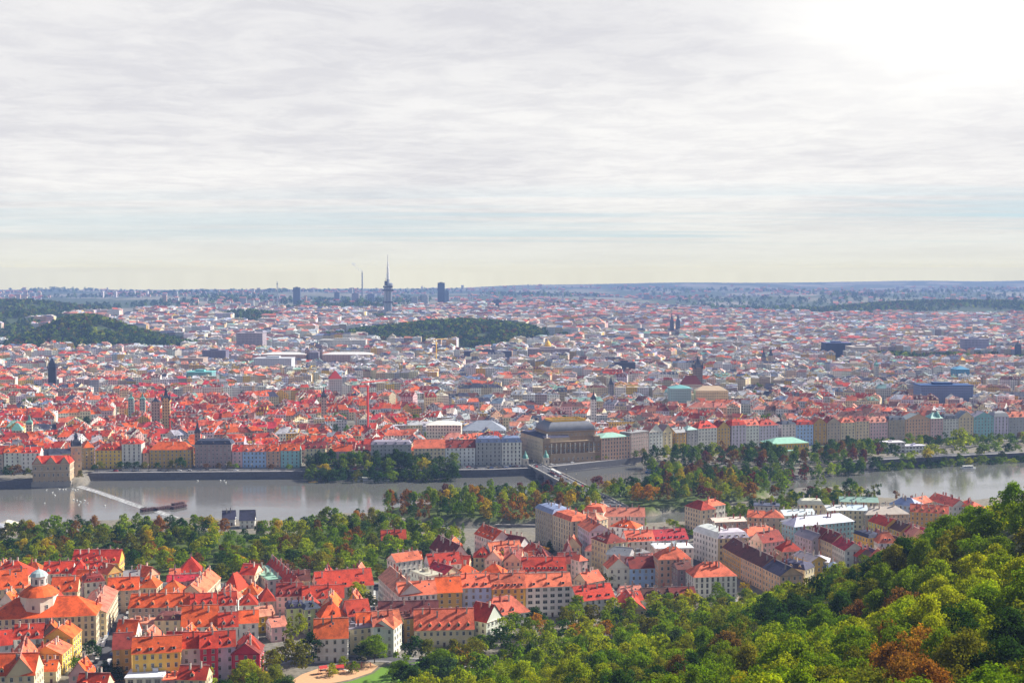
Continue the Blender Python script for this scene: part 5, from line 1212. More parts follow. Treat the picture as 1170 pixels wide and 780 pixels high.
thing(r, 'tall pale television tower with three shafts, dark pods and a thin mast on the skyline', 'tower')
def spire(name, px, py, w_, wall_h, roof_h, wc, rm, desc, cat='church tower', prof=None, D=None, n=4, rz=.2, extra=None):
    up = 0 if py > 495 else 17
    if D is None: D = at(px, py, None, up)[1]
    wall_h += up; r, k = lm_root(name, px, py, rz, D, w_); b = MB(); b.box(-w_ / 2, w_ / 2, -w_ / 2, w_ / 2, -4, wall_h, wc); b.box(-w_ / 2 - .3, w_ / 2 + .3, -w_ / 2 - .3, w_ / 2 + .3, wall_h - .8, wall_h, tuple(min(1, x * 1.2) for x in wc)); b.build('wall', 'wallwin', r)
    b = MB(); q2 = w_ * .74; pf = prof or [(q2, 0), (q2 * .55, .25), (q2 * .3, .55), (.1, 1)]; b.lathe([(a_, wall_h + z * roof_h) for a_, z in pf], n, ph=math.pi / n); b.build('roof', rm, r)
    if extra: extra(r)
    thing(r, desc, cat); return r
def corner_pins(w_, z, h_):
    def f(r, z=z + 17):
        for i in (-1, 1):
            for j in (-1, 1): b = MB(); b.lathe([(w_ * .12, z - 3), (w_ * .13, z), (.05, z + h_)], 6, i * w_ * .48, j * w_ * .48); b.build('turret', 'slate', r)
    return f
spire('gothic_gate_tower', 60, 433.5, 12, 21, 14, (.05, .05, .07), 'slate', 'dark gothic gate tower with wedge roof above the old town at the left', 'tower', [(8.6, 0), (5.5, .5), (2.6, .92), (2.0, 1)], extra=corner_pins(12, 21, 8))
spire('church_tower', 190, 478, 9, 25, 19, (.66, .47, .22), 'slate', 'ochre church tower with dark needle spire in the old town', prof=[(6.4, 0), (3.4, .16), (2.2, .3), (.9, .6), (.08, 1)], extra=corner_pins(9, 25, 5))
spire('church_tower', 178, 478.5, 9, 21, 6, (.45, .36, .28), 'slate', 'squat stone church tower beside the needle-spired tower')
spire('church_tower', 150, 466, 7, 11, 9, (.45, .50, .45), 'copper', 'left one of a pair of green-capped church towers', prof=[(5, 0), (4.4, .2), (2, .4), (2, .55), (.1, 1)])
spire('church_tower', 163, 466, 7, 11, 9, (.45, .50, .45), 'copper', 'right one of a pair of green-capped church towers', prof=[(5, 0), (4.4, .2), (2, .4), (2, .55), (.1, 1)])
spire('church_tower', 34, 507, 6.5, 22, 12, (.72, .62, .45), 'copper', 'slim pale church tower with green onion cap behind the left quay', prof=[(4.4, 0), (4.8, .2), (2, .42), (1.6, .6), (.1, 1)])
spire('church_tower', 20, 505, 13, 14, 8, (.72, .62, .45), 'copper', 'square chapel tower with wide green pyramid roof behind the left quay', prof=[(9.6, 0), (2, .9), (.1, 1)])
spire('church_tower', 226, 524, 5.5, 27, 13, (.30, .24, .22), 'slate', 'brown corner tower with dark slate spire on the purplish riverfront house', prof=[(4, 0), (4.3, .1), (1.4, .5), (.1, 1)])
spire('white_tower', 383, 445, 19, 17, 12, (.74, .70, .66), 'roofred', 'broad white tower with steep red pyramid roof', 'tower', prof=[(14.5, 0), (6, .55), (.2, 1)]) if False else None
M['roofred'] = simple('red_tile', (.42, .03, .03), .8, nz=.3)
spire('white_tower', 383, 445, 19, 17, 12, (.74, .70, .66), 'roofred', 'broad white tower with steep dark red pyramid roof in mid city', 'tower', prof=[(14.5, 0), (6, .6), (.2, 1)])
spire('town_hall_tower', 797, 439, 12, 27, 17, (.26, .19, .16), 'slate', 'dark town hall tower with corner turrets and steep slate roof', 'tower', prof=[(9, 0), (5, .3), (3, .55), (.1, 1)], extra=corner_pins(12, 28, 7))
spire('church_tower', 767.5, 379, 9, 30, 22, (.10, .10, .14), 'slate', 'left one of twin dark church spires in the distance', prof=[(6.4, 0), (3, .3), (.1, 1)])
spire('church_tower', 774.5, 379, 9, 30, 22, (.10, .10, .14), 'slate', 'right one of twin dark church spires in the distance', prof=[(6.4, 0), (3, .3), (.1, 1)])
spire('church_tower', 872.5, 417, 7, 15, 17, (.30, .26, .26), 'slate', 'left one of twin slate spires in the right half of the city', prof=[(5, 0), (2.5, .3), (.1, 1)])
spire('church_tower', 880.5, 417, 7, 18, 17, (.50, .42, .34), 'slate', 'right one of twin slate spires in the right half of the city', prof=[(5, 0), (2.5, .3), (.1, 1)])
spire('church_tower', 351, 411, 9, 20, 6, (.50, .34, .30), 'slate', 'left tower of the domed railway station', 'station tower')
spire('church_tower', 366, 411, 9, 20, 6, (.50, .34, .30), 'slate', 'right tower of the domed railway station', 'station tower')
spire('church_tower', 678, 477, 6, 22, 12, (.78, .74, .70), 'slate', 'white church tower with thin dark spire behind the theatre', prof=[(4.4, 0), (3, .25), (.9, .5), (.1, 1)])
spire('church_tower', 698, 449, 7, 12, 14, (.3, .28, .3), 'slate', 'small dark pointed tower in mid city', prof=[(5, 0), (2, .4), (.1, 1)])
spire('church_tower', 370, 474, 6, 22, 14, (.55, .42, .35), 'slate', 'slender dark steeple left of the mid city roofs', prof=[(4.3, 0), (4.5, .15), (1.5, .4), (.1, 1)])
spire('church_tower', 1001, 432, 6, 20, 12, (.5, .5, .46), 'copper', 'green-capped church tower in the right half of the city', prof=[(4.4, 0), (4.2, .3), (1.5, .5), (.1, 1)])
spire('church_tower', 1099, 421, 9, 16, 8, (.62, .50, .34), 'gold', 'ochre church tower with yellow cap above the blue roof at the right')
spire('church_tower', 1163, 403, 10, 14, 16, (.12, .13, .2), 'slate', 'dark church tower near the right edge of the city', prof=[(7, 0), (5, .3), (2, .5), (.1, 1)])
spire('church_tower', 1151, 499, 5, 26, 11, (.5, .48, .5), 'slate', 'pale corner tower with spire on the right riverfront row', prof=[(3.6, 0), (3.9, .2), (1.2, .5), (.1, 1)])
spire('church_tower', 1070, 502, 6, 24, 9, (.3, .26, .3), 'copper', 'round corner tower with green dome on the right riverfront row', n=8, prof=[(3.8, 0), (4.0, .3), (2.6, .65), (.1, 1)])
spire('church_tower', 626, 405, 13, 15, 18, (.30, .26, .24), 'gold', 'gilded dome of the large museum in the distance', 'dome', n=10, prof=[(6.5, 0), (6.6, .3), (4.5, .6), (1.2, .75), (.1, 1)])
def slab(name, px0, px1, py, h_, d, c, desc, cat='building', mat='wallwin', rc=None, D=None, rz=0, roof_h=0):
    up = 0 if py > 495 else 17; h_ += up if D is None else 8; q, D = at((px0 + px1) / 2, py, D, up); wd = (px1 - px0) / F * D; FOOT.append((q.x, q.y + d / 2, math.cos(rz), math.sin(rz), wd / 2, d / 2)); r = root(name, (q.x, q.y + d / 2, q.z), rz)
    b = MB(); b.box(-wd / 2, wd / 2, -d / 2, d / 2, -6, h_, c); b.build('wall', mat, r); rc = rc or tuple(x * .8 for x in c)
    if roof_h: roofmesh(wd / 2, d / 2, h_, roof_h, 'hip', rc).build('roof', 'sheet', r)
    else:
        b = MB(); b.box(-wd / 2 - .5, wd / 2 + .5, -d / 2 - .5, d / 2 + .5, h_, h_ + 1.2, rc); b.box(-wd * .2, wd * .15, -d * .2, d * .2, h_ + 1.2, h_ + 4, rc); b.build('roof', 'wall', r)
    thing(r, desc, cat); return r
slab('station_hall', 298, 349, 412, 12, 40, (.62, .42, .36), 'long pale-roofed left wing of the railway station', rc=(.7, .68, .66), roof_h=4)
slab('station_hall', 368, 425, 412, 12, 40, (.62, .42, .36), 'long pale-roofed right wing of the railway station', rc=(.7, .68, .66), roof_h=4)
slab('station_hall', 353, 364, 412, 16, 24, (.25, .22, .28), 'dark arched hall between the two station towers', roof_h=5)
slab('museum_block', 603, 651, 407, 14, 50, (.34, .28, .30), 'broad dark museum block below the gilded dome')
slab('office_block', 943, 973, 401, 17, 40, (.04, .045, .09), 'wide dark blue glass office block in the right distance', 'office block', mat='wall', rc=(.12, .15, .3))
slab('office_block', 1052, 1112, 455, 17, 34, (.20, .25, .42), 'long blue-roofed glass block at the right of the city', 'office block', rc=(.03, .08, .22))
slab('office_block', 1092, 1108, 433, 16, 26, (.10, .32, .50), 'bright blue-roofed block at the right of the city', 'office block', rc=(.08, .3, .5), roof_h=5)
slab('office_block', 766, 790, 458, 17, 30, (.35, .52, .52), 'teal glass roofed hall in mid city', 'office block', rc=(.16, .42, .42), roof_h=4)
slab('office_block', 703, 726, 424, 14, 30, (.06, .06, .10), 'low dark flat block in mid city', 'office block')
slab('office_block', 795, 832, 458, 14, 22, (.72, .60, .36), 'ochre gabled hall beside the dark town hall tower', 'hall', rc=(.6, .45, .3), roof_h=6)
slab('office_block', 778, 802, 449, 13, 16, (.55, .45, .4), 'church nave with steep dark red roof beside the town hall tower', 'church', rc=(.22, .03, .03), roof_h=12)
slab('office_block', 487, 527, 494, 8, 24, (.74, .70, .6), 'long building with bright white metal roof left of the theatre', 'building', rc=(.8, .77, .7), roof_h=4)
slab('concert_hall', 528, 578, 505, 13, 34, (.50, .48, .50), 'broad building with domed grey-blue metal roof behind the quay', 'hall', rc=(.30, .33, .40), roof_h=10)
slab('office_block', 990, 1000, 403, 10, 30, (.6, .52, .48), 'pale slab beside the dark blue office block', 'office block')
slab('office_block', 974, 1002, 404, 13, 60, (.60, .52, .46), 'long low pale slabs right of the dark blue office block', 'office block')
slab('hospital_block', 1102, 1130, 399, 22, 30, (.34, .33, .45), 'greyish slab block near the right edge', 'office block')
slab('office_block', 205, 232, 416, 10, 40, (.50, .38, .32), 'long brownish slab left of the railway station', 'office block')
slab('office_block', 270, 300, 394, 26, 50, (.38, .32, .36), 'big brown hotel block in front of the wooded hill', 'office block')
slab('office_block', 290, 333, 420, 16, 40, (.62, .64, .70), 'pale blue-grey office slabs left of the station', 'office block')
slab('office_block', 365, 418, 396, 14, 30, (.66, .64, .60), 'row of pale apartment slabs above the station', 'office block')
slab('office_block', 231, 258, 409, 14, 30, (.20, .18, .26), 'dark flat-roofed slab below the distant lit houses', 'office block')
slab('office_block', 213, 242, 434, 12, 30, (.22, .42, .45), 'teal-roofed office building in the left city', 'office block', rc=(.16, .45, .45))
slab('office_block', 530, 584, 407, 9, 30, (.08, .08, .14), 'long dark low building at the foot of the park hill', 'office block')
for px0, px1, py, h_, D, c, ds in ((335, 343, 350, 72, 6200, (.10, .12, .16), 'dark tower block on the skyline left of the television tower'), (500, 508, 351, 92, 6000, (.06, .08, .13), 'dark high-rise with stepped top on the skyline'), (508, 513, 351, 55, 6000, (.2, .24, .32), 'lower grey block leaning on the dark skyline high-rise'),
    (382, 388, 347, 42, 6800, (.2, .22, .28), 'grey slab block just left of the thin skyline chimney'), (402, 410, 347, 38, 6900, (.42, .34, .34), 'brownish slab block behind the skyline chimney'), (420, 428, 347, 34, 6900, (.2, .24, .34), 'bluish slab block left of the television tower'), (482, 489, 350, 34, 6200, (.66, .62, .6), 'white block near the dark skyline high-rise'), (470, 477, 350, 24, 6200, (.6, .56, .55), 'low white block right of the television tower'),
    (115.5, 118, 348, 30, 8000, (.7, .62, .6), 'leftmost white skyline tower block'), (130, 133, 347, 28, 8000, (.7, .62, .6), 'pair-like white skyline tower block at the left'), (152, 154, 346, 26, 8200, (.7, .66, .64), 'thin white skyline tower block at the left'), (167, 169, 346, 26, 8200, (.7, .66, .64), 'small white skyline tower block left of centre'), (991, 994, 351, 34, 8200, (.66, .45, .40), 'pinkish tower block on the right skyline'), (1001, 1009, 351, 34, 8200, (.66, .48, .42), 'pair of joined pinkish slabs on the right skyline'),
    (737, 742, 357, 20, 5600, (.62, .6, .58), 'pale far block above the twin spires'), (647, 650, 346, 24, 8500, (.6, .6, .6), 'small pale block in the far blue distance'), (564, 573, 357, 32, 5200, (.10, .14, .22), 'dark blue-topped block on the far ridge')):
    slab('tower_block', px0, px1, py, h_, 22, c, ds, 'tower block', D=D)
def thin(name, px, py, D, h_, r0, mat, desc, cat):
    q, D = at(px, py, D); r = root(name, q); b = MB(); b.lathe([(r0, -4), (r0 * .7, h_ * .6), (r0 * .55, h_)], 10); b.build('shaft', mat, r); b = MB(); b.lathe([(r0 * .75, h_ * .9), (r0 * .9, h_ * .91), (r0 * .9, h_ * .93), (r0 * .6, h_ * .94)], 10); b.build('ring', 'dark', r); thing(r, desc, cat)
thin('factory_chimney', 414, 345, 7800, 165, 5, 'stone', 'thin tall chimney with a wisp of smoke on the skyline', 'chimney')
thin('radio_mast', 317, 352, 5600, 116, 3.4, 'steel', 'thin radio mast on the skyline at the left', 'mast')
thin('radio_mast', 312.5, 352, 5600, 66, 2.8, 'steel', 'shorter mast beside the thin radio mast', 'mast')
thin('factory_chimney', 1133, 396, 3000, 36, 1.5, 'stone', 'dark slim chimney near the right edge of the city', 'chimney')
thin('factory_chimney', 194.5, 508, 1425, 34, 1.2, 'redp', 'slim brown chimney among the old town roofs', 'chimney')
thin('factory_chimney', 363, 400, 2900, 30, 1.6, 'steel', 'small grey mast above the station roofs', 'mast')
# smoke wisp
q, D = at(414, 345, 7800); m, nt, b_, o_ = newmat('smoke'); nt.nodes.remove(b_); vol = N(nt, 'ShaderNodeVolumePrincipled'); vol.inputs['Color'].default_value = (.95, .95, .97, 1); vol.inputs['Density'].default_value = .035; nt.links.new(vol.outputs[0], o_.inputs[1]); M['smoke'] = m
b = MB(); p = q + Vector((0, 0, 165))
for i in range(5): b.tube(p, p + Vector((-12, 0, 10)), 3 + i * 1.3, 4.3 + i * 1.3, 8); p = p + Vector((-12.01, 0, 10))
o = b.build('smoke', 'smoke'); o['kind'] = 'stuff'; o['label'] = 'wisp of white smoke drifting left from the skyline chimney'; o['category'] = 'smoke'
# cranes
for px, py, h_, desc in ((498.5, 411, 40, 'orange tower crane in front of the park hill'), (420.5, 490, 52, 'red-orange tower crane over the mid city roofs')):
    q, D = at(px, py); r = root('tower_crane', q, .9); cr_y = h_ == 40; h_ += 17; m_ = 'yellowp' if cr_y else 'redp'; b = MB(); b.box(-.8, .8, -.8, .8, -2, h_, mi=0); b.build('mast', m_, r); b = MB(); b.box(-10, 32, -.6, .6, h_, h_ + 1.2); b.build('jib', m_, r); b = MB(); b.box(-11, -7, -1, 1, h_ - 2.4, h_); b.build('counterweight', 'stone', r); b = MB(); b.box(-1.2, 1.2, -1.2, 1.2, h_ - 3, h_ - .2); b.build('cab', 'whitep', r); thing(r, desc, 'crane')

# ================================================================ THE CITY BEHIND THE RIVERFRONT
def city_colors(x, y, g):
    px = 585 + F * x / y; t = g.random(); n_ = math.sin(x / 130. + 1.3) * math.cos(y / 170.)
    if y < 1900 and px < 480: pr = .74 + .15 * n_
    elif y < 1750: pr = .56 + .2 * n_
    elif y < 2900: pr = (.26 if px < 330 else .12) + .10 * n_
    elif y < 3600: pr = .12 + .10 * n_
    else: pr = .24 + .12 * n_
    if px > 600 and y >= 1750: pr += .09
    if t < pr:
        if px < 500 and y < 2100: rf = pick(g, (('red', 6), ('orange', 3), ('crimson', 2), ('darkred', 2.5), ('coral', 2)))
        else: rf = pick(g, (('coral', 2.6), ('pink', 4.8), ('darkred', 1.4), ('red', .8), ('orange', .5), ('brown', 1.8), ('cream', .8)))
    else: rf = pick(g, (('white', 4.2), ('grey', 2.6), ('cream', 2.6), ('slate', 1.5), ('blue', 1.5), ('green', .35), ('brown', .9)))
    wl = pick(g, (('cream', 3), ('white', 6), ('peach', 1.4), ('yellow', .9), ('pink', 1.2), ('beige', 1.6), ('grey', 1), ('lilac', .9), ('ochre', .6), ('mauve', .4)))
    return wl, rf
CITY = MB(); nmid = 0
def wob(dx, dy, s):
    t = math.atan2(dy, dx); return (1 + .16 * math.sin(3 * t + s) + .12 * math.sin(7 * t + s * 2) + .06 * math.sin(13 * t)) ** 2
SMALLP = []
g = random.Random(77); blocks = []
RZONES = ((-9000, .12), (-250, .02), (150, -.14), (480, -.05))
SX, SY = 78, 62
def row_y(x):     # forward distance of the riverfront row at this x
    px = 585 + F * x / 1300; return P(px, fl(min(1300, max(-150, px))), 0).y
for iy in range(0, 110):
    for ix in range(-95, 96):
        far_ = iy > 26
        if far_: sx, sy = 96, 78; y = 1340 + 26 * SY + (iy - 26) * sy
        else: sx, sy = SX, SY; y = 1340 + iy * SY
        x = ix * sx + (iy % 2) * sx * .4
        if abs(x) > .43 * y + 60 or y > 6000: continue
        px = 585 + F * x / y
        lim = np.interp(px, [0, 200, 450, 700, 900, 1170], [5000, 5200, 5400, 6000, 5200, 4700])
        if y > lim: continue
        if y > 4400 and px < 170: continue
        y += .10 * x * (1 if y < 3000 else .3)
        a0_ = RZONES[0][1]
        for zx, zr in RZONES:
            if x > zx: a0_ = zr
        a0_ += .16 * math.sin(x / 420. + y / 700.) + g.uniform(-.05, .05)
        if any(((x - ex) / rx) ** 2 + ((y - ey) / ry) ** 2 < wob(x - ex, y - ey, ex) for ex, ey, rx, ry in NO_CITY): continue
        if g.random() < .05: SMALLP.append((x, y)); continue
        blocks.append((y, x, a0_, sx, sy, far_))
blocks.sort(); MIDH = []
def lerp2(a, b, t): return (a[0] + (b[0] - a[0]) * t, a[1] + (b[1] - a[1]) * t)
def quad_house(b, p0, p1, q1, q0, z, H, rh, wc, rc, flat=False):
    b.wallq(p0, p1, z - 2, z + H, wc, 0); b.wallq(q1, q0, z - 2, z + H, wc, 0)
    L0 = math.hypot(p1[0] - q1[0], p1[1] - q1[1])
    if flat:
        b.wallq(p1, q1, z - 2, z + H, wc, 0); b.wallq(q0, p0, z - 2, z + H, wc, 0)
        b.face([(*p0, z + H), (*p1, z + H), (*q1, z + H), (*q0, z + H)], rc, 2)
        m = lerp2(lerp2(p0, p1, .5), lerp2(q0, q1, .5), .5); s = 1.6; b.box(m[0] - s * 1.4, m[0] + s, m[1] - s, m[1] + s * 1.3, z + H + .02, z + H + 2.4, tuple(x * .9 for x in wc), 2, False); return
    m0, m1 = lerp2(p0, q0, .5), lerp2(p1, q1, .5)
    for (a_, m_, c_) in ((p1, m1, q1), (q0, m0, p0)):
        b.face([(*a_, z - 2), (*c_, z - 2), (*c_, z + H), (*m_, z + H + rh), (*a_, z + H)], wc, 0, [(0, 0), (L0, 0), (L0, H), (L0 / 2, 30), (0, H)])
    L = math.hypot(p1[0] - p0[0], p1[1] - p0[1]); t = .04
    r0, r1 = (*m0, z + H + rh + t), (*m1, z + H + rh + t)
    b.face([(*p0, z + H + t), (*p1, z + H + t), r1, r0], rc, 1, [(0, 0), (L, 0), (L, 8), (0, 8)]); b.face([(*q1, z + H + t), (*q0, z + H + t), r0, r1], rc, 1, [(0, 0), (L, 0), (L, 8), (0, 8)])
MAXMID = 52; used_mid = 0
for (y, x, an, sx, sy, far_) in blocks:
    w_, h_ = sx - (13 if not far_ else 17), sy - (11 if not far_ else 15); ca, sa = math.cos(an), math.sin(an)
    C4 = [(x + ca * i * w_ / 2 - sa * j * h_ / 2 + g.uniform(-4, 4), y + sa * i * w_ / 2 + ca * j * h_ / 2 + g.uniform(-4, 4)) for i, j in ((-1, -1), (1, -1), (1, 1), (-1, 1))]
    cen = (sum(c[0] for c in C4) / 4, sum(c[1] for c in C4) / 4); dd = g.uniform(.40, .56); I4 = [lerp2(c, cen, dd) for c in C4]; z = tz_cache(x, y) ; Hb = g.uniform(13, 25) if y > 1750 else g.uniform(11, 18); pxb = 585 + F * x / y
    if pxb < 450 and y < 1900: Hb = g.uniform(10, 15)
    for s in range(4):
        p0, p1, q1, q0 = C4[s], C4[(s + 1) % 4], I4[(s + 1) % 4], I4[s]; L = math.hypot(p1[0] - p0[0], p1[1] - p0[1]); n = max(2, round(L / ((13 if pxb < 450 else 16) if not far_ else 22)))
        base_c = city_colors(*C4[s], g); Hs = g.uniform(-1.5, 1.5); rhs = g.uniform(0, 1)
        for k in range(n):
            t0, t1 = k / n, (k + 1) / n; a_, b_, c_, d_ = lerp2(p0, p1, t0), lerp2(p0, p1, t1), lerp2(q0, q1, t1), lerp2(q0, q1, t0); mx, my = (a_[0] + c_[0]) / 2, (a_[1] + c_[1]) / 2
            if y < 1560:
                if my < row_y(mx) + 24: continue
            if y < 3200 and any(occupied(qx, qy, 3) for qx, qy in (a_, b_, c_, d_, (mx, my))): continue
            if g.random() < .03: continue
            wl, rf = city_colors(mx, my, g)
            if g.random() < .5: rf = base_c[1]
            H = Hb + Hs + (g.uniform(-2.6, 3.2) if g.random() < .4 else g.uniform(-.6, .6)); rh = g.uniform(2.4, 5.2) if y > 1900 else g.uniform(4.2, 7.0); wc = jit(WC[wl], .12); rc = jit(RC[rf], .16); fl_ = rf in ('white', 'grey', 'cream', 'blue') and g.random() < .72
            pxm, pym = proj(mx, my, z + H)
            if used_mid < MAXMID and -5 < pxm < 1175 and my < 1640 and g.random() < .9:
                used_mid += 1; r = root('town_house', (mx, my, z)); bb = MB(); tr = lambda p: (p[0] - mx, p[1] - my); quad_house(bb, tr(a_), tr(b_), tr(c_), tr(d_), 0, H, rh, wc, rc, fl_)
                for part, keep in (('wall', (0,)), ('roof', (1, 2))):
                    nb = MB()
                    for i_, m_ in enumerate(bb.m):
                        if m_ in keep: nb.face([bb.v[v_] for v_ in bb.f[i_]], bb.c[i_], 0, bb.uv[i_])
                    ob = nb.build(part, 'wallwin' if part == 'wall' else ('sheet' if fl_ or rf in ('white', 'grey', 'cream', 'blue', 'green') else 'roof'), r)
                for _ in range(rng.choice((1, 2))):
                    f = rng.uniform(.2, .8); e_ = rng.uniform(.35, .65); m_ = lerp2(lerp2(tr(a_), tr(b_), f), lerp2(tr(d_), tr(c_), f), e_); place('chimney', get_chimney(rng.choice('wwrg')), ob, (m_[0], m_[1], H + (rh * (1 - abs(e_ - .5) * 2) if not fl_ else 0)), rng.uniform(0, 3))
                ar = 'behind the old town quay' if pxm < 350 else ('behind the trees and quay houses left of the theatre' if pxm < 600 else ('behind the theatre and its annexe' if pxm < 760 else 'behind the right riverfront row'))
                thing(r, f'{WN[wl]} house with {"flat " if fl_ else ""}{RN[rf]} roof', 'house', 'town houses behind the riverfront', ar)
                continue
            quad_house(CITY, a_, b_, c_, d_, z, H, rh, wc, rc, fl_)
            if y < 2900:
                nchim = g.choice((1, 2, 3)) if y < 2100 else g.choice((0, 1, 1))
                for _ in range(nchim):
                    f = g.uniform(.15, .85); e_ = g.uniform(.25, .75); m_ = lerp2(lerp2(a_, b_, f), lerp2(d_, c_, f), e_); zz = z + H + (0 if fl_ else rh * (1 - abs(e_ - .5) * 2)); s_ = g.uniform(.5, .9); CITY.box(m_[0] - s_, m_[0] + s_, m_[1] - s_ * .6, m_[1] + s_ * .6, zz - 1.5, zz + g.uniform(1.2, 2.4), g.choice(((.6, .55, .5), (.7, .66, .6), (.3, .12, .09), (.35, .33, .32))), 2, False)
                if not fl_ and g.random() < .5:       # dormer
                    for f in (.3, .7):
                        m_ = lerp2(lerp2(a_, b_, f), lerp2(d_, c_, f), .2); CITY.box(m_[0] - .9, m_[0] + .9, m_[1] - 1, m_[1] + 1, z + H + rh * .2, z + H + rh * .65, tuple(x_ * .9 for x_ in wc), 2, False)
    # a yard building
    if not far_ and g.random() < .75:
        a_ = [lerp2(c, cen, .45) for c in I4]; hh = Hb * g.uniform(.3, .8)
        if y > row_y(x) + 60 and not any(occupied(*c, 3) for c in a_):
            wl, rf = city_colors(x, y, g); quad_house(CITY, *a_, z, hh, 3, jit(WC[wl]), jit(RC[rf], .15), g.random() < .5)
o = CITY.build('city_houses', ['wallwin', 'roof', 'sheet']); o['kind'] = 'stuff'; o['label'] = 'densely packed city houses with red, pink, grey and white roofs reaching to the horizon'; o['category'] = 'city houses'
# distant suburbs: scattered pale blocks
SUB = MB()
for _ in range(2600):
    y = 5200 + 6800 * g.random() ** .8; x = g.uniform(-.42, .42) * y; px = 585 + F * x / y
    cl = math.sin(x / 330. + 2) * math.sin(y / 520. + x / 900.) + .5 * math.sin(x / 120. + y / 300.)
    if cl < .12: continue
    if any(((x - ex) / rx) ** 2 + ((y - ey) / ry) ** 2 < 1 for ex, ey, rx, ry in NO_CITY): continue
    z = tz_cache(x, y); w_, d_, h_ = g.uniform(9, 34), g.uniform(8, 14), g.uniform(6, 14) if g.random() < .85 else g.uniform(16, 34); c = g.choice((WC['white'], WC['cream'], WC['peach'], WC['grey'])); SUB.box(x - w_ / 2, x + w_ / 2, y, y + d_, z - 3, z + h_, c, 0, False)
    rc = RC[g.choice(('coral', 'pink', 'brown', 'grey', 'red'))]; SUB.face([(x - w_ / 2 - 1, y - 1, z + h_), (x + w_ / 2 + 1, y - 1, z + h_), (x + w_ / 2, y + d_ / 2, z + h_ + 4), (x - w_ / 2, y + d_ / 2, z + h_ + 4)], rc, 1)
o = SUB.build('suburb_houses', ['wallwin', 'roof']); o['kind'] = 'stuff'; o['label'] = 'scattered pale suburb blocks on the far hazy hills'; o['category'] = 'suburb houses'
# ================================================================ NEAR QUARTER: HOUSES FILLING THE BLOCKS
g = random.Random(5); cand = scatter(TOWN, 8.5, 9000, 9); nf = 0
for (x, y) in sorted(cand, key=lambda p: p[1]):
    if nf >= 64: break
    px, py = proj(x, y, 0)
    if px < -30 or px > 1120: continue
    if tz(x, y) > 3 or in_poly(x, y, PLAY) or in_poly(x, y, LAWN): continue
    if py > 735 and px > 240: continue
    if (px > 430 and py > 700) or (px > 590 and py > 680) or (px > 690 and py > 664): continue
    an = {0: -.05, 1: -.12, 2: .05}[0 if px < 420 else (1 if px < 700 else 2)] + g.choice((0, math.pi / 2)); L, d = g.uniform(8.5, 14), g.uniform(8, 11)
    ux, uy = math.cos(an), math.sin(an)
    if occ_rect(x, y, ux, uy, L / 2, d / 2, .25) or on_street(x, y, 4): continue
    # keep the fronts of the traced houses open to view
    if occ_rect(x, y + 9, ux, uy, L / 2 - 1, d / 2, 0) and g.random() < .5: continue
    if px < 560: wl = pick(g, (('cream', 3), ('white', 4), ('peach', 1), ('yellow', 1), ('pink', 1))); rf = pick(g, (('red', 2), ('orange', 4), ('bright', 1), ('coral', 2), ('darkred', 1)))
    else: wl = pick(g, (('cream', 3), ('white', 4), ('peach', 1), ('beige', 1), ('pink', 1))); rf = pick(g, (('coral', 3), ('pink', 1), ('darkred', 1.5), ('grey', 1), ('white', 1), ('slate', 1)))
    A = (x - ux * L / 2 + uy * d / 2, y - uy * L / 2 - ux * d / 2); B = (A[0] + ux * L, A[1] + uy * L)
    house(A, B, d, g.uniform(8, 11.5) if px < 560 else g.uniform(10, 15), g.uniform(4.5, 6.5), wl, rf, g.choice(('gable', 'gable', 'hip', 'gablep')), None, g.choice(('', 'd1', 'd2', 'e2')), 0, area='tucked between larger houses ' + ('in the left quarter' if px < 300 else ('in the middle quarter' if px < 620 else 'in the right quarter')), group='houses of the near quarter'); nf += 1
print('fill houses', nf, 'mid', used_mid)
# ================================================================ TREES
def add_scatter(pl, dmin, seed, table, area, hr=(13, 20), rr=(5, 7), kinds=(('broad', 3), ('open', 1)), tries=4000, cond=None):
    g = random.Random(seed)
    for (x, y) in scatter(pl, dmin, tries, seed):
        if cond and not cond(x, y): continue
        if y < 1700 and occupied(x, y, 3): continue
        k = pick(g, kinds); h = g.uniform(*hr); rad = g.uniform(*rr)
        if k == 'poplar': rad = 2.4; h *= 1.15
        if k == 'conifer': rad = 3.0
        tree(x, y, tz(x, y), rad, h, k, pick(g, table), area)
GRN = (('green', 5), ('dark', 2), ('olive', 2), ('lime', 3.4), ('yellow', .5), ('brown', .7), ('rust', .5), ('bluish', 1))
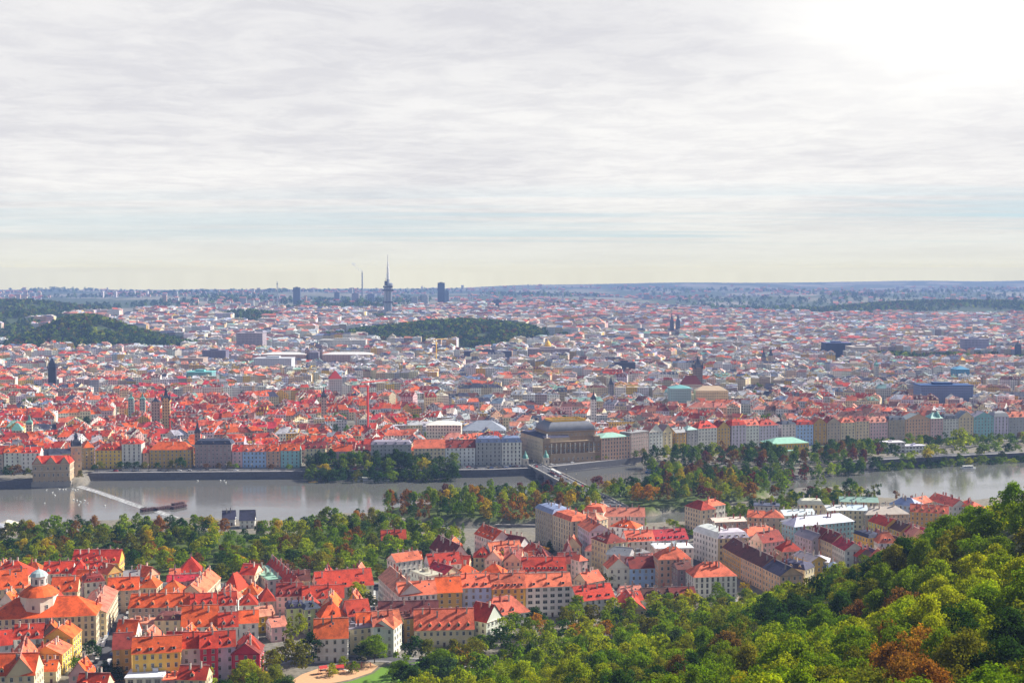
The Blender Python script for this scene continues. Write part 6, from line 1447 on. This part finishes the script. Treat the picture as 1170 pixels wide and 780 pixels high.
# wooded hillside
def hillside():
    g = random.Random(21); pts = []
    for _ in range(14000):
        y = g.uniform(150, 790); x = g.uniform(-.46, .50) * y
        z = tz(x, y)
        px, py = proj(x, y, z + 10)
        if px < -40 or px > 1215 or py > 850 or py < 500: continue
        if z < .6:
            continue
        if px < 560 and py < 740: continue
        if 335 < px < 455 and proj(x, y, z)[1] < 840: continue
        if px < 250: continue
        dm = 9.0 if y < 330 else 10.0
        if all((x - a) ** 2 + (y - b) ** 2 > dm * dm for a, b in pts): pts.append((x, y))
    for x, y in pts:
        t = math.sin(x / 33. + 1) * math.cos(y / 41.) + g.uniform(-.6, .6); px, py = proj(x, y, tz(x, y) + 10)
        if occupied(x, y, 3) or in_poly(x, y, PLAY) or in_poly(x, y, LAWN): continue
        c = 'lime' if t > .38 else ('green' if t > -.35 else ('olive' if t > -.7 else 'dark'))
        if g.random() < .06: c = g.choice(('yellow', 'olive', 'brown', 'olive', 'bluish'))
        if 985 < px < 1130 and 690 < py < 770 and g.random() < .2: c = g.choice(('orange', 'rust', 'yellow', 'olive'))
        if 1000 < px < 1100 and py > 740 and g.random() < .5: c = 'rust'
        if 1075 < px < 1170 and 690 < py < 720 and g.random() < .5: c = 'lime'
        if 620 < px < 700 and py > 690 and g.random() < .5: c = 'lime'
        sec = 'at the bottom edge' if py > 745 else ('in the lower wood' if py > 700 else ('on the middle of the wooded slope' if py > 640 else 'high on the wooded slope at the right'))
        if px < 560: sec = 'around the playground'
        rad = g.uniform(5.2, 8.0); h = g.uniform(13, 18.5)
        if g.random() < .12: rad *= .7; h *= .8
        if y > 640: h *= .8; rad *= .85
        tree(x, y, tz(x, y), rad, h, g.choice(('broad', 'broad', 'open')), c, ('hill', sec))
hillside()
add_scatter(PARK, 9.5, 31, GRN, ('park', 'in the riverside park at the left'), (11, 17), (4.8, 6.8), cond=lambda x, y: not (248 < proj(x, y, 0)[0] < 297 and proj(x, y, 0)[1] < 622))
# big ones of the park, traced
for px, py, rad, h, c in ((64,622,9,22,'green'),(36,625,6,18,'orange'),(86,624,5,18,'rust'),(12,640,6,16,'dark'),(18,650,6,14,'bluish'),(52,640,6,15,'rust'),(32,655,5,12,'orange'),(118,628,7,17,'olive'),(98,628,5,15,'dark'),(135,624,6,16,'dark'),(165,625,5,15,'rust'),(178,626,6,17,'olive'),(200,626,5,17,'dark'),(241,610,5,14,'yellow'),(255,612,5,13,'rust'),(297,616,5,13,'olive'),(230,640,8,16,'lime'),(258,645,7,15,'green'),(275,656,6,13,'yellow'),(300,648,7,16,'olive'),(190,655,5,12,'orange'),(375,648,6,16,'yellow'),(395,646,6,16,'rust'),(350,640,7,16,'lime')):
    q = P(px, py, 0); tree(q.x, q.y, 0, rad, h, 'broad', c, ('park', 'in the riverside park at the left'))
# bank trees at px 360..440 and the row behind the poplars
for px, py, rad, h, c, k in ((373,603,6,17,'green','broad'),(395,604,4,11,'rust','open'),(408,604,6,15,'orange','broad'),(427,603,3,11,'dark','conifer'),(362,612,6,14,'bluish','broad'),(385,612,7,16,'lime','broad'),(402,614,6,13,'dark','broad'),(420,612,6,13,'green','broad'),(440,614,6,13,'lime','broad'),(455,615,6,13,'lime','broad'),(470,616,6,13,'green','broad'),(486,617,6,13,'lime','broad'),(500,617,6,13,'green','broad'),
    (510,622,2.4,17,'dark','poplar'),(519,624,2.4,18,'green','poplar'),(529,625,2.4,18,'green','poplar'),(443,596,3.4,26,'green','broad'),(445,592,3.8,18,'brown','open'),(461,592,4.5,18,'rust','open'),(478,592,4.5,19,'rust','open'),(470,596,4.5,14,'dark','broad'),(488,592,4,17,'brown','open'),(508,594,6,22,'dark','broad'),(523,594,5,20,'green','broad'),(540,594,8,24,'green','broad'),(556,594,6,20,'yellow','broad'),(565,594,6,18,'green','broad'),(577,594,5,18,'rust','open'),(590,596,6,24,'rust','open'),(598,595,4,20,'orange','open'),
    (610,590,6,22,'brown','open'),(625,588,6,18,'bluish','broad'),(640,586,6,20,'rust','broad'),(652,584,6,19,'yellow','broad'),(665,585,4,10,'lime','broad'),(672,583,4,11,'yellow','broad'),(684,562,7,15,'wine','broad'),(694,568,7,14,'yellow','broad'),(702,572,6,16,'green','broad'),(722,566,9,18,'dark','broad'),(740,566,9,18,'dark','broad'),(728,578,7,19,'orange','broad'),(742,578,8,19,'orange','broad'),(760,576,8,18,'brown','broad'),(772,570,8,17,'green','broad'),
    (802,573,7,17,'wine','broad'),(815,574,7,16,'rust','broad'),(828,572,8,18,'lime','broad'),(838,566,7,18,'yellow','broad'),(845,572,6,14,'lime','broad'),(858,574,8,17,'rust','broad'),(862,562,7,17,'wine','broad'),(875,566,6,17,'green','broad'),(893,570,9,22,'green','broad'),(884,572,5,14,'rust','broad'),
    (937,566,6,17,'green','open'),(925,566,5,9,'wine','broad'),(945,568,5,9,'green','broad'),(955,566,5,9,'lime','broad'),(970,564,7,15,'dark','broad'),(978,568,5,13,'green','broad'),(1000,570,4,15,'olive','open'),(1004,570,3,16,'bluish','open'),(1025,574,4,14,'brown','open'),(905,572,5,8,'green','broad'),(915,572,5,8,'lime','broad')):
    q = P(px, py, 0)
    if k == 'open' and h > 17: rad *= 1.15
    tree(q.x, q.y, max(-3, tz(q.x, q.y)), rad, h, k, c, ('island', 'on the wooded river island' if 435 < px < 900 and not (500 < px < 535 and py > 615) else ('on the near bank at the right' if px >= 900 else 'on the near bank in front of the island')))
add_scatter(isl_w, 8.5, 41, (('green', 7), ('dark', 3), ('olive', 2), ('lime', 2), ('rust', 1.0), ('brown', 1.4), ('wine', .4), ('orange', .4), ('yellow', .6), ('bluish', 1)), ('island', 'on the wooded river island'), (13, 19), (4.2, 6.2), cond=lambda x, y: not (560 < 0) and all(math.hypot(x - t[0], y - t[1]) > 8 for t in TREES if t[1] > 900) and not (700 < proj(x, y, 0)[0] < 745 and proj(x, y, 0)[1] > 576) and not (590 < proj(x, y, 0)[0] < 745 and proj(x, y, 0)[1] < 566) and abs((x - a0.x) * -dv.normalized().y + (y - a0.y) * dv.normalized().x) > 10.5)
# palace island and quay trees on the far bank
RBANK = poly([(736,527),(800,524),(880,523),(885,527),(920,530),(945,520),(1010,520),(1005,531),(985,535),(905,543),(835,544),(790,539),(742,534)])
add_scatter(RBANK, 10, 43, (('green', 3), ('dark', 4), ('bluish', 2), ('brown', 1.4), ('wine', 1), ('lime', .6)), ('rbank', 'among the dense trees by the right river arm'), (14, 20), (5, 7.5))
for px, py, rad, h, c in ((1020,528,8,20,'dark'),(1038,528,5,11,'lime'),(1067,524,10,16,'lime'),(1060,526,6,14,'yellow'),(1099,521,13,29,'lime'),(1122,520,7,13,'green'),(1137,519,8,14,'green'),(1152,519,7,12,'dark'),(906,516,6,13,'dark'),(968,516,6,19,'dark'),(993,519,7,19,'green'),
    (262,536,4,8,'olive'),(138,537.5,5,10,'dark'),(146,537,5,9,'dark'),(156,537,4,9,'dark'),(165,537,5,9,'olive'),(180,537,4,8,'dark'),(196,537,5,10,'olive'),(207,537,6,14,'dark'),(115,538,5,10,'olive'),(108,539,4,8,'dark'),(92,548,4,9,'olive'),(20,547,8,14,'brown'),(8,546,6,12,'dark'),(32,546,5,10,'olive'),(236,537,4,7,'brown'),(250,537,4,7,'brown'),(270,537,4,7,'green'),(310,537,4,6,'brown'),(330,537,4,6,'green'),
    (365,536,7,18,'dark'),(378,536,7,20,'dark'),(392,538,7,17,'green'),(372,541,7,10,'yellow'),(393,541,6,14,'green'),(402,538,7,19,'dark'),(411,539,4,22,'green'),(420,540,5,13,'lime'),(430,538,6,14,'dark'),(443,539,8,15,'green'),(452,535,8,21,'dark'),(460,537,8,20,'dark'),(466,540,8,17,'dark'),(484,540,7,16,'yellow'),(494,541,6,12,'bluish'),(508,541,7,12,'bluish'),(518,541,7,12,'bluish'),(437,532,8,18,'dark'),
    (649,527,3,7,'green'),(658,527,3,8,'green'),(668,526.5,3,8,'yellow'),(682,526,3,7,'green'),(692,525.5,3,6,'lime'),(726,524,4,9,'green'),(735,523,5,10,'olive')):
    q = P(px, py, 0); tree(q.x, q.y, 0, rad, h, 'broad', c, ('quay', 'on the old town quay' if px < 350 else ('in the quay grove left of the theatre' if px < 600 else ('in front of the theatre' if px < 745 else 'on the right quay'))))
add_scatter(poly([(1005,526),(1060,522),(1170,517.5),(1190,517),(1190,521),(1060,528),(1005,532)]), 9, 44, (('green', 4), ('dark', 3), ('lime', 2)), ('quay', 'on the right quay'), (8, 12), (4.5, 6))
add_scatter(poly([(350,533),(400,531),(470,532),(522,537),(522,543),(420,544),(352,543)]), 9, 45, (('green', 4), ('dark', 5), ('olive', 1), ('bluish', 2)), ('quay', 'in the quay grove left of the theatre'), (13, 18), (5.5, 7.5))
add_scatter(poly([(945,513),(1060,507),(1190,502),(1190,509),(1060,514),(950,519)]), 10, 46, (('green', 4), ('dark', 3), ('lime', 1), ('brown', 1)), ('quay', 'on the right quay'), (9, 14), (4.5, 6.5))
# trees between the near houses
for px, py, rad, h, c, k in ((54,757,6,12,'rust','broad'),(106,756,5,12,'dark','broad'),(95,775,4,9,'dark','broad'),(120,776,4,10,'dark','conifer'),(134,776,5,12,'dark','conifer'),(86,768,4,8,'green','broad'),(280,792,8,15,'lime','broad'),(300,796,5,13,'yellow','broad'),(338,742,7,18,'lime','open'),(356,757,6,15,'dark','broad'),(330,762,7,15,'olive','broad'),(312,772,6,14,'olive','broad'),(343,772,6,16,'olive','broad'),(386,752,5,13,'dark','open'),(428,757,8,14,'green','broad'),(415,758,5,10,'dark','broad'),(474,756,7,14,'dark','broad'),(488,758,6,12,'olive','broad'),(408,690,7,13,'lime','broad'),(422,700,5,11,'green','broad'),(574,655,6,15,'green','broad'),(535,642,3,11,'dark','conifer'),(522,640,6,9,'yellow','broad'),(256,662,5,9,'green','broad'),(698,670,6,10,'olive','broad'),(620,640,5,10,'orange','broad'),(628,632,3,10,'dark','conifer'),(540,660,4,7,'dark','broad'),(392,764,3,6,'lime','bush'),(404,768,3,6,'green','bush'),(380,772,3,6,'lime','bush'),(464,790,6,12,'dark','broad'),(478,800,6,10,'lime','broad'),(20,735,5,9,'lime','broad'),(35,725,4,7,'green','broad'),(232,790,6,12,'lime','broad'),(765,602,4,7,'lime','broad'),(772,606,5,8,'green','broad'),(780,610,4,7,'lime','broad'),(790,615,4,7,'green','broad'),(800,618,4,7,'olive','broad'),(560,745,5,9,'green','broad'),(520,765,6,12,'orange','broad'),(500,770,6,12,'olive','broad'),(887,650,4,7,'green','broad')):
    q = P(px, py, 0); z = tz(q.x, q.y)
    tree(q.x, q.y, z, rad, h, k, c, ('town', 'around the playground' if 300 < px < 500 and py > 735 else 'between the near houses'))
# yard trees in the city
for x, y in SMALLP[:420]:
    g2 = random.Random(int(x + y))
    if y < row_y(x) + 50: continue
    for _ in range(7): xx, yy = x + g2.uniform(-26, 26), y + g2.uniform(-20, 20); tree(xx, yy, tz_cache(xx, yy), g2.uniform(4, 6), g2.uniform(10, 15), 'broad', g2.choice(('dark', 'green', 'olive')), ('far', 'x'))
add_scatter(poly([(455,772),(520,757),(560,742),(600,722),(640,712),(700,706),(790,694),(850,692),(860,705),(800,745),(640,785),(455,795)]), 9.2, 91, (('green', 4), ('lime', 4), ('olive', 2), ('dark', 2), ('yellow', .7), ('orange', .5)), ('town', 'at the foot of the wooded slope'), (11, 16), (5, 7), cond=lambda x, y: tz(x, y) < 1.2)
add_scatter(poly([(798,596),(850,585),(900,578),(905,569),(985,570),(1002,580),(985,586),(900,590),(840,598),(800,604)]), 6.5, 92, (('green', 4), ('lime', 2), ('olive', 2), ('dark', 3), ('wine', .5)), ('nbank', 'along the near bank at the right'), (7, 13), (3.4, 5))
add_scatter(poly([(640,606),(700,604),(735,600),(735,608),(640,612)]), 7, 93, (('green', 4), ('lime', 2), ('olive', 2)), ('nbank', 'along the near bank at the right'), (6, 9), (3, 4))
print('trees', len(TREES)); flush_trees(296)
def epts(ex, ey, rx, ry, dm, seed):
    g = random.Random(seed); out = []; nn = int(3.14 * rx * ry / dm / dm * 1.75)
    for _ in range(nn):
        a, t = g.uniform(0, 6.283), math.sqrt(g.random()) * 1.3; x, y = ex + rx * t * math.cos(a), ey + ry * t * math.sin(a)
        if t * t > wob(x - ex, y - ey, ex) * g.uniform(.85, 1.25): continue
        if math.sin(x / 37. + y / 90.) * math.sin(y / 55. - x / 60.) > .62: continue
        out.append((x, y))
    return out
pts = []
for i, (ex, ey, rx, ry) in enumerate(NO_CITY): pts += epts(ex, ey, rx * 1.0, ry * 1.0, 10.5 if ey < 3600 else 17, 60 + i)
far_wood('wooded_hills', pts, 'dark wooded hills and parks rising out of the city', (('dark', 7), ('green', 3.5), ('olive', 1.6), ('lime', .5), ('brown', .4), ('bluish', 2)), (5, 9.5))
g = random.Random(8); pts = []
for _ in range(5200):
    y = g.uniform(5000, 11500); x = g.uniform(-.42, .42) * y
    if math.sin(x / 400. + 1) * math.sin(y / 620.) + .4 * math.sin(x / 150.) > .05: pts.append((x, y))
far_wood('far_woods', pts, 'woods and hedgerows in the hazy distance', (('dark', 5), ('green', 3), ('bluish', 2)), (7, 16), 4)
# ================================================================ HAZE
m, nt, b_, o_ = newmat('haze'); nt.nodes.remove(b_); vol = N(nt, 'ShaderNodeVolumePrincipled'); vol.inputs['Color'].default_value = (.29, .44, .86, 1); vol.inputs['Density'].default_value = 8.5e-5; vol.inputs['Anisotropy'].default_value = 0
nt.links.new(vol.outputs[0], o_.inputs[1]); M['haze'] = m
b = MB(); b.box(-16000, 16000, -1200, 17400, -110, 264); o = b.build('haze', 'haze'); o['kind'] = 'stuff'; o['label'] = 'thin blue haze over the whole city'; o['category'] = 'haze'
# ================================================================ LABELS
def ordinal(n):
    ones = ['', 'first', 'second', 'third', 'fourth', 'fifth', 'sixth', 'seventh', 'eighth', 'ninth', 'tenth', 'eleventh', 'twelfth', 'thirteenth', 'fourteenth', 'fifteenth', 'sixteenth', 'seventeenth', 'eighteenth', 'nineteenth']
    tens = {20: 'twent', 30: 'thirt', 40: 'fort', 50: 'fift', 60: 'sixt', 70: 'sevent', 80: 'eight', 90: 'ninet'}
    if n < 20: return ones[n]
    t, r_ = n // 10 * 10, n % 10
    if t > 90: return f'{n}th'
    return tens[t] + ('ieth' if r_ == 0 else 'y-' + ones[r_])
def short(s):
    for a_, b_ in (('tucked between larger houses', 'tucked in'), ('in the riverfront row right of the theatre', 'in the row right of the theatre'), ('behind the trees and quay houses left of the theatre', 'behind the quay left of the theatre'), (' at the edge of the wooded hill', ' at the wood edge'), ('around the big pale block', 'at the big pale block'), ('on the middle of the wooded slope', 'on the middle wooded slope'), ('high on the wooded slope at the right', 'high on the wooded slope')):
        s = s.replace(a_, b_)
    return s
def label_all():
    bpy.context.view_layer.update(); grp = {}
    for o, desc, area, rank in THINGS:
        n_ = len(desc.split()); area = ' '.join(area.split())
        l = o.matrix_world.translation; px, py = proj(l.x, l.y, l.z)
        grp.setdefault(short((desc + ' ' + area).strip()), []).append((px, py, o))
    for k, v in grp.items():
        v.sort(key=lambda q: q[0])
        if len(v) == 1: v[0][2]['label'] = k; continue
        k = ' '.join(k.split()[:13])
        for i, (px, py, o) in enumerate(v):
            o['label'] = (f'leftmost {k}' if i == 0 else (f'rightmost {k}' if i == len(v) - 1 else f'{ordinal(i + 1)} {k} from left'))
label_all()
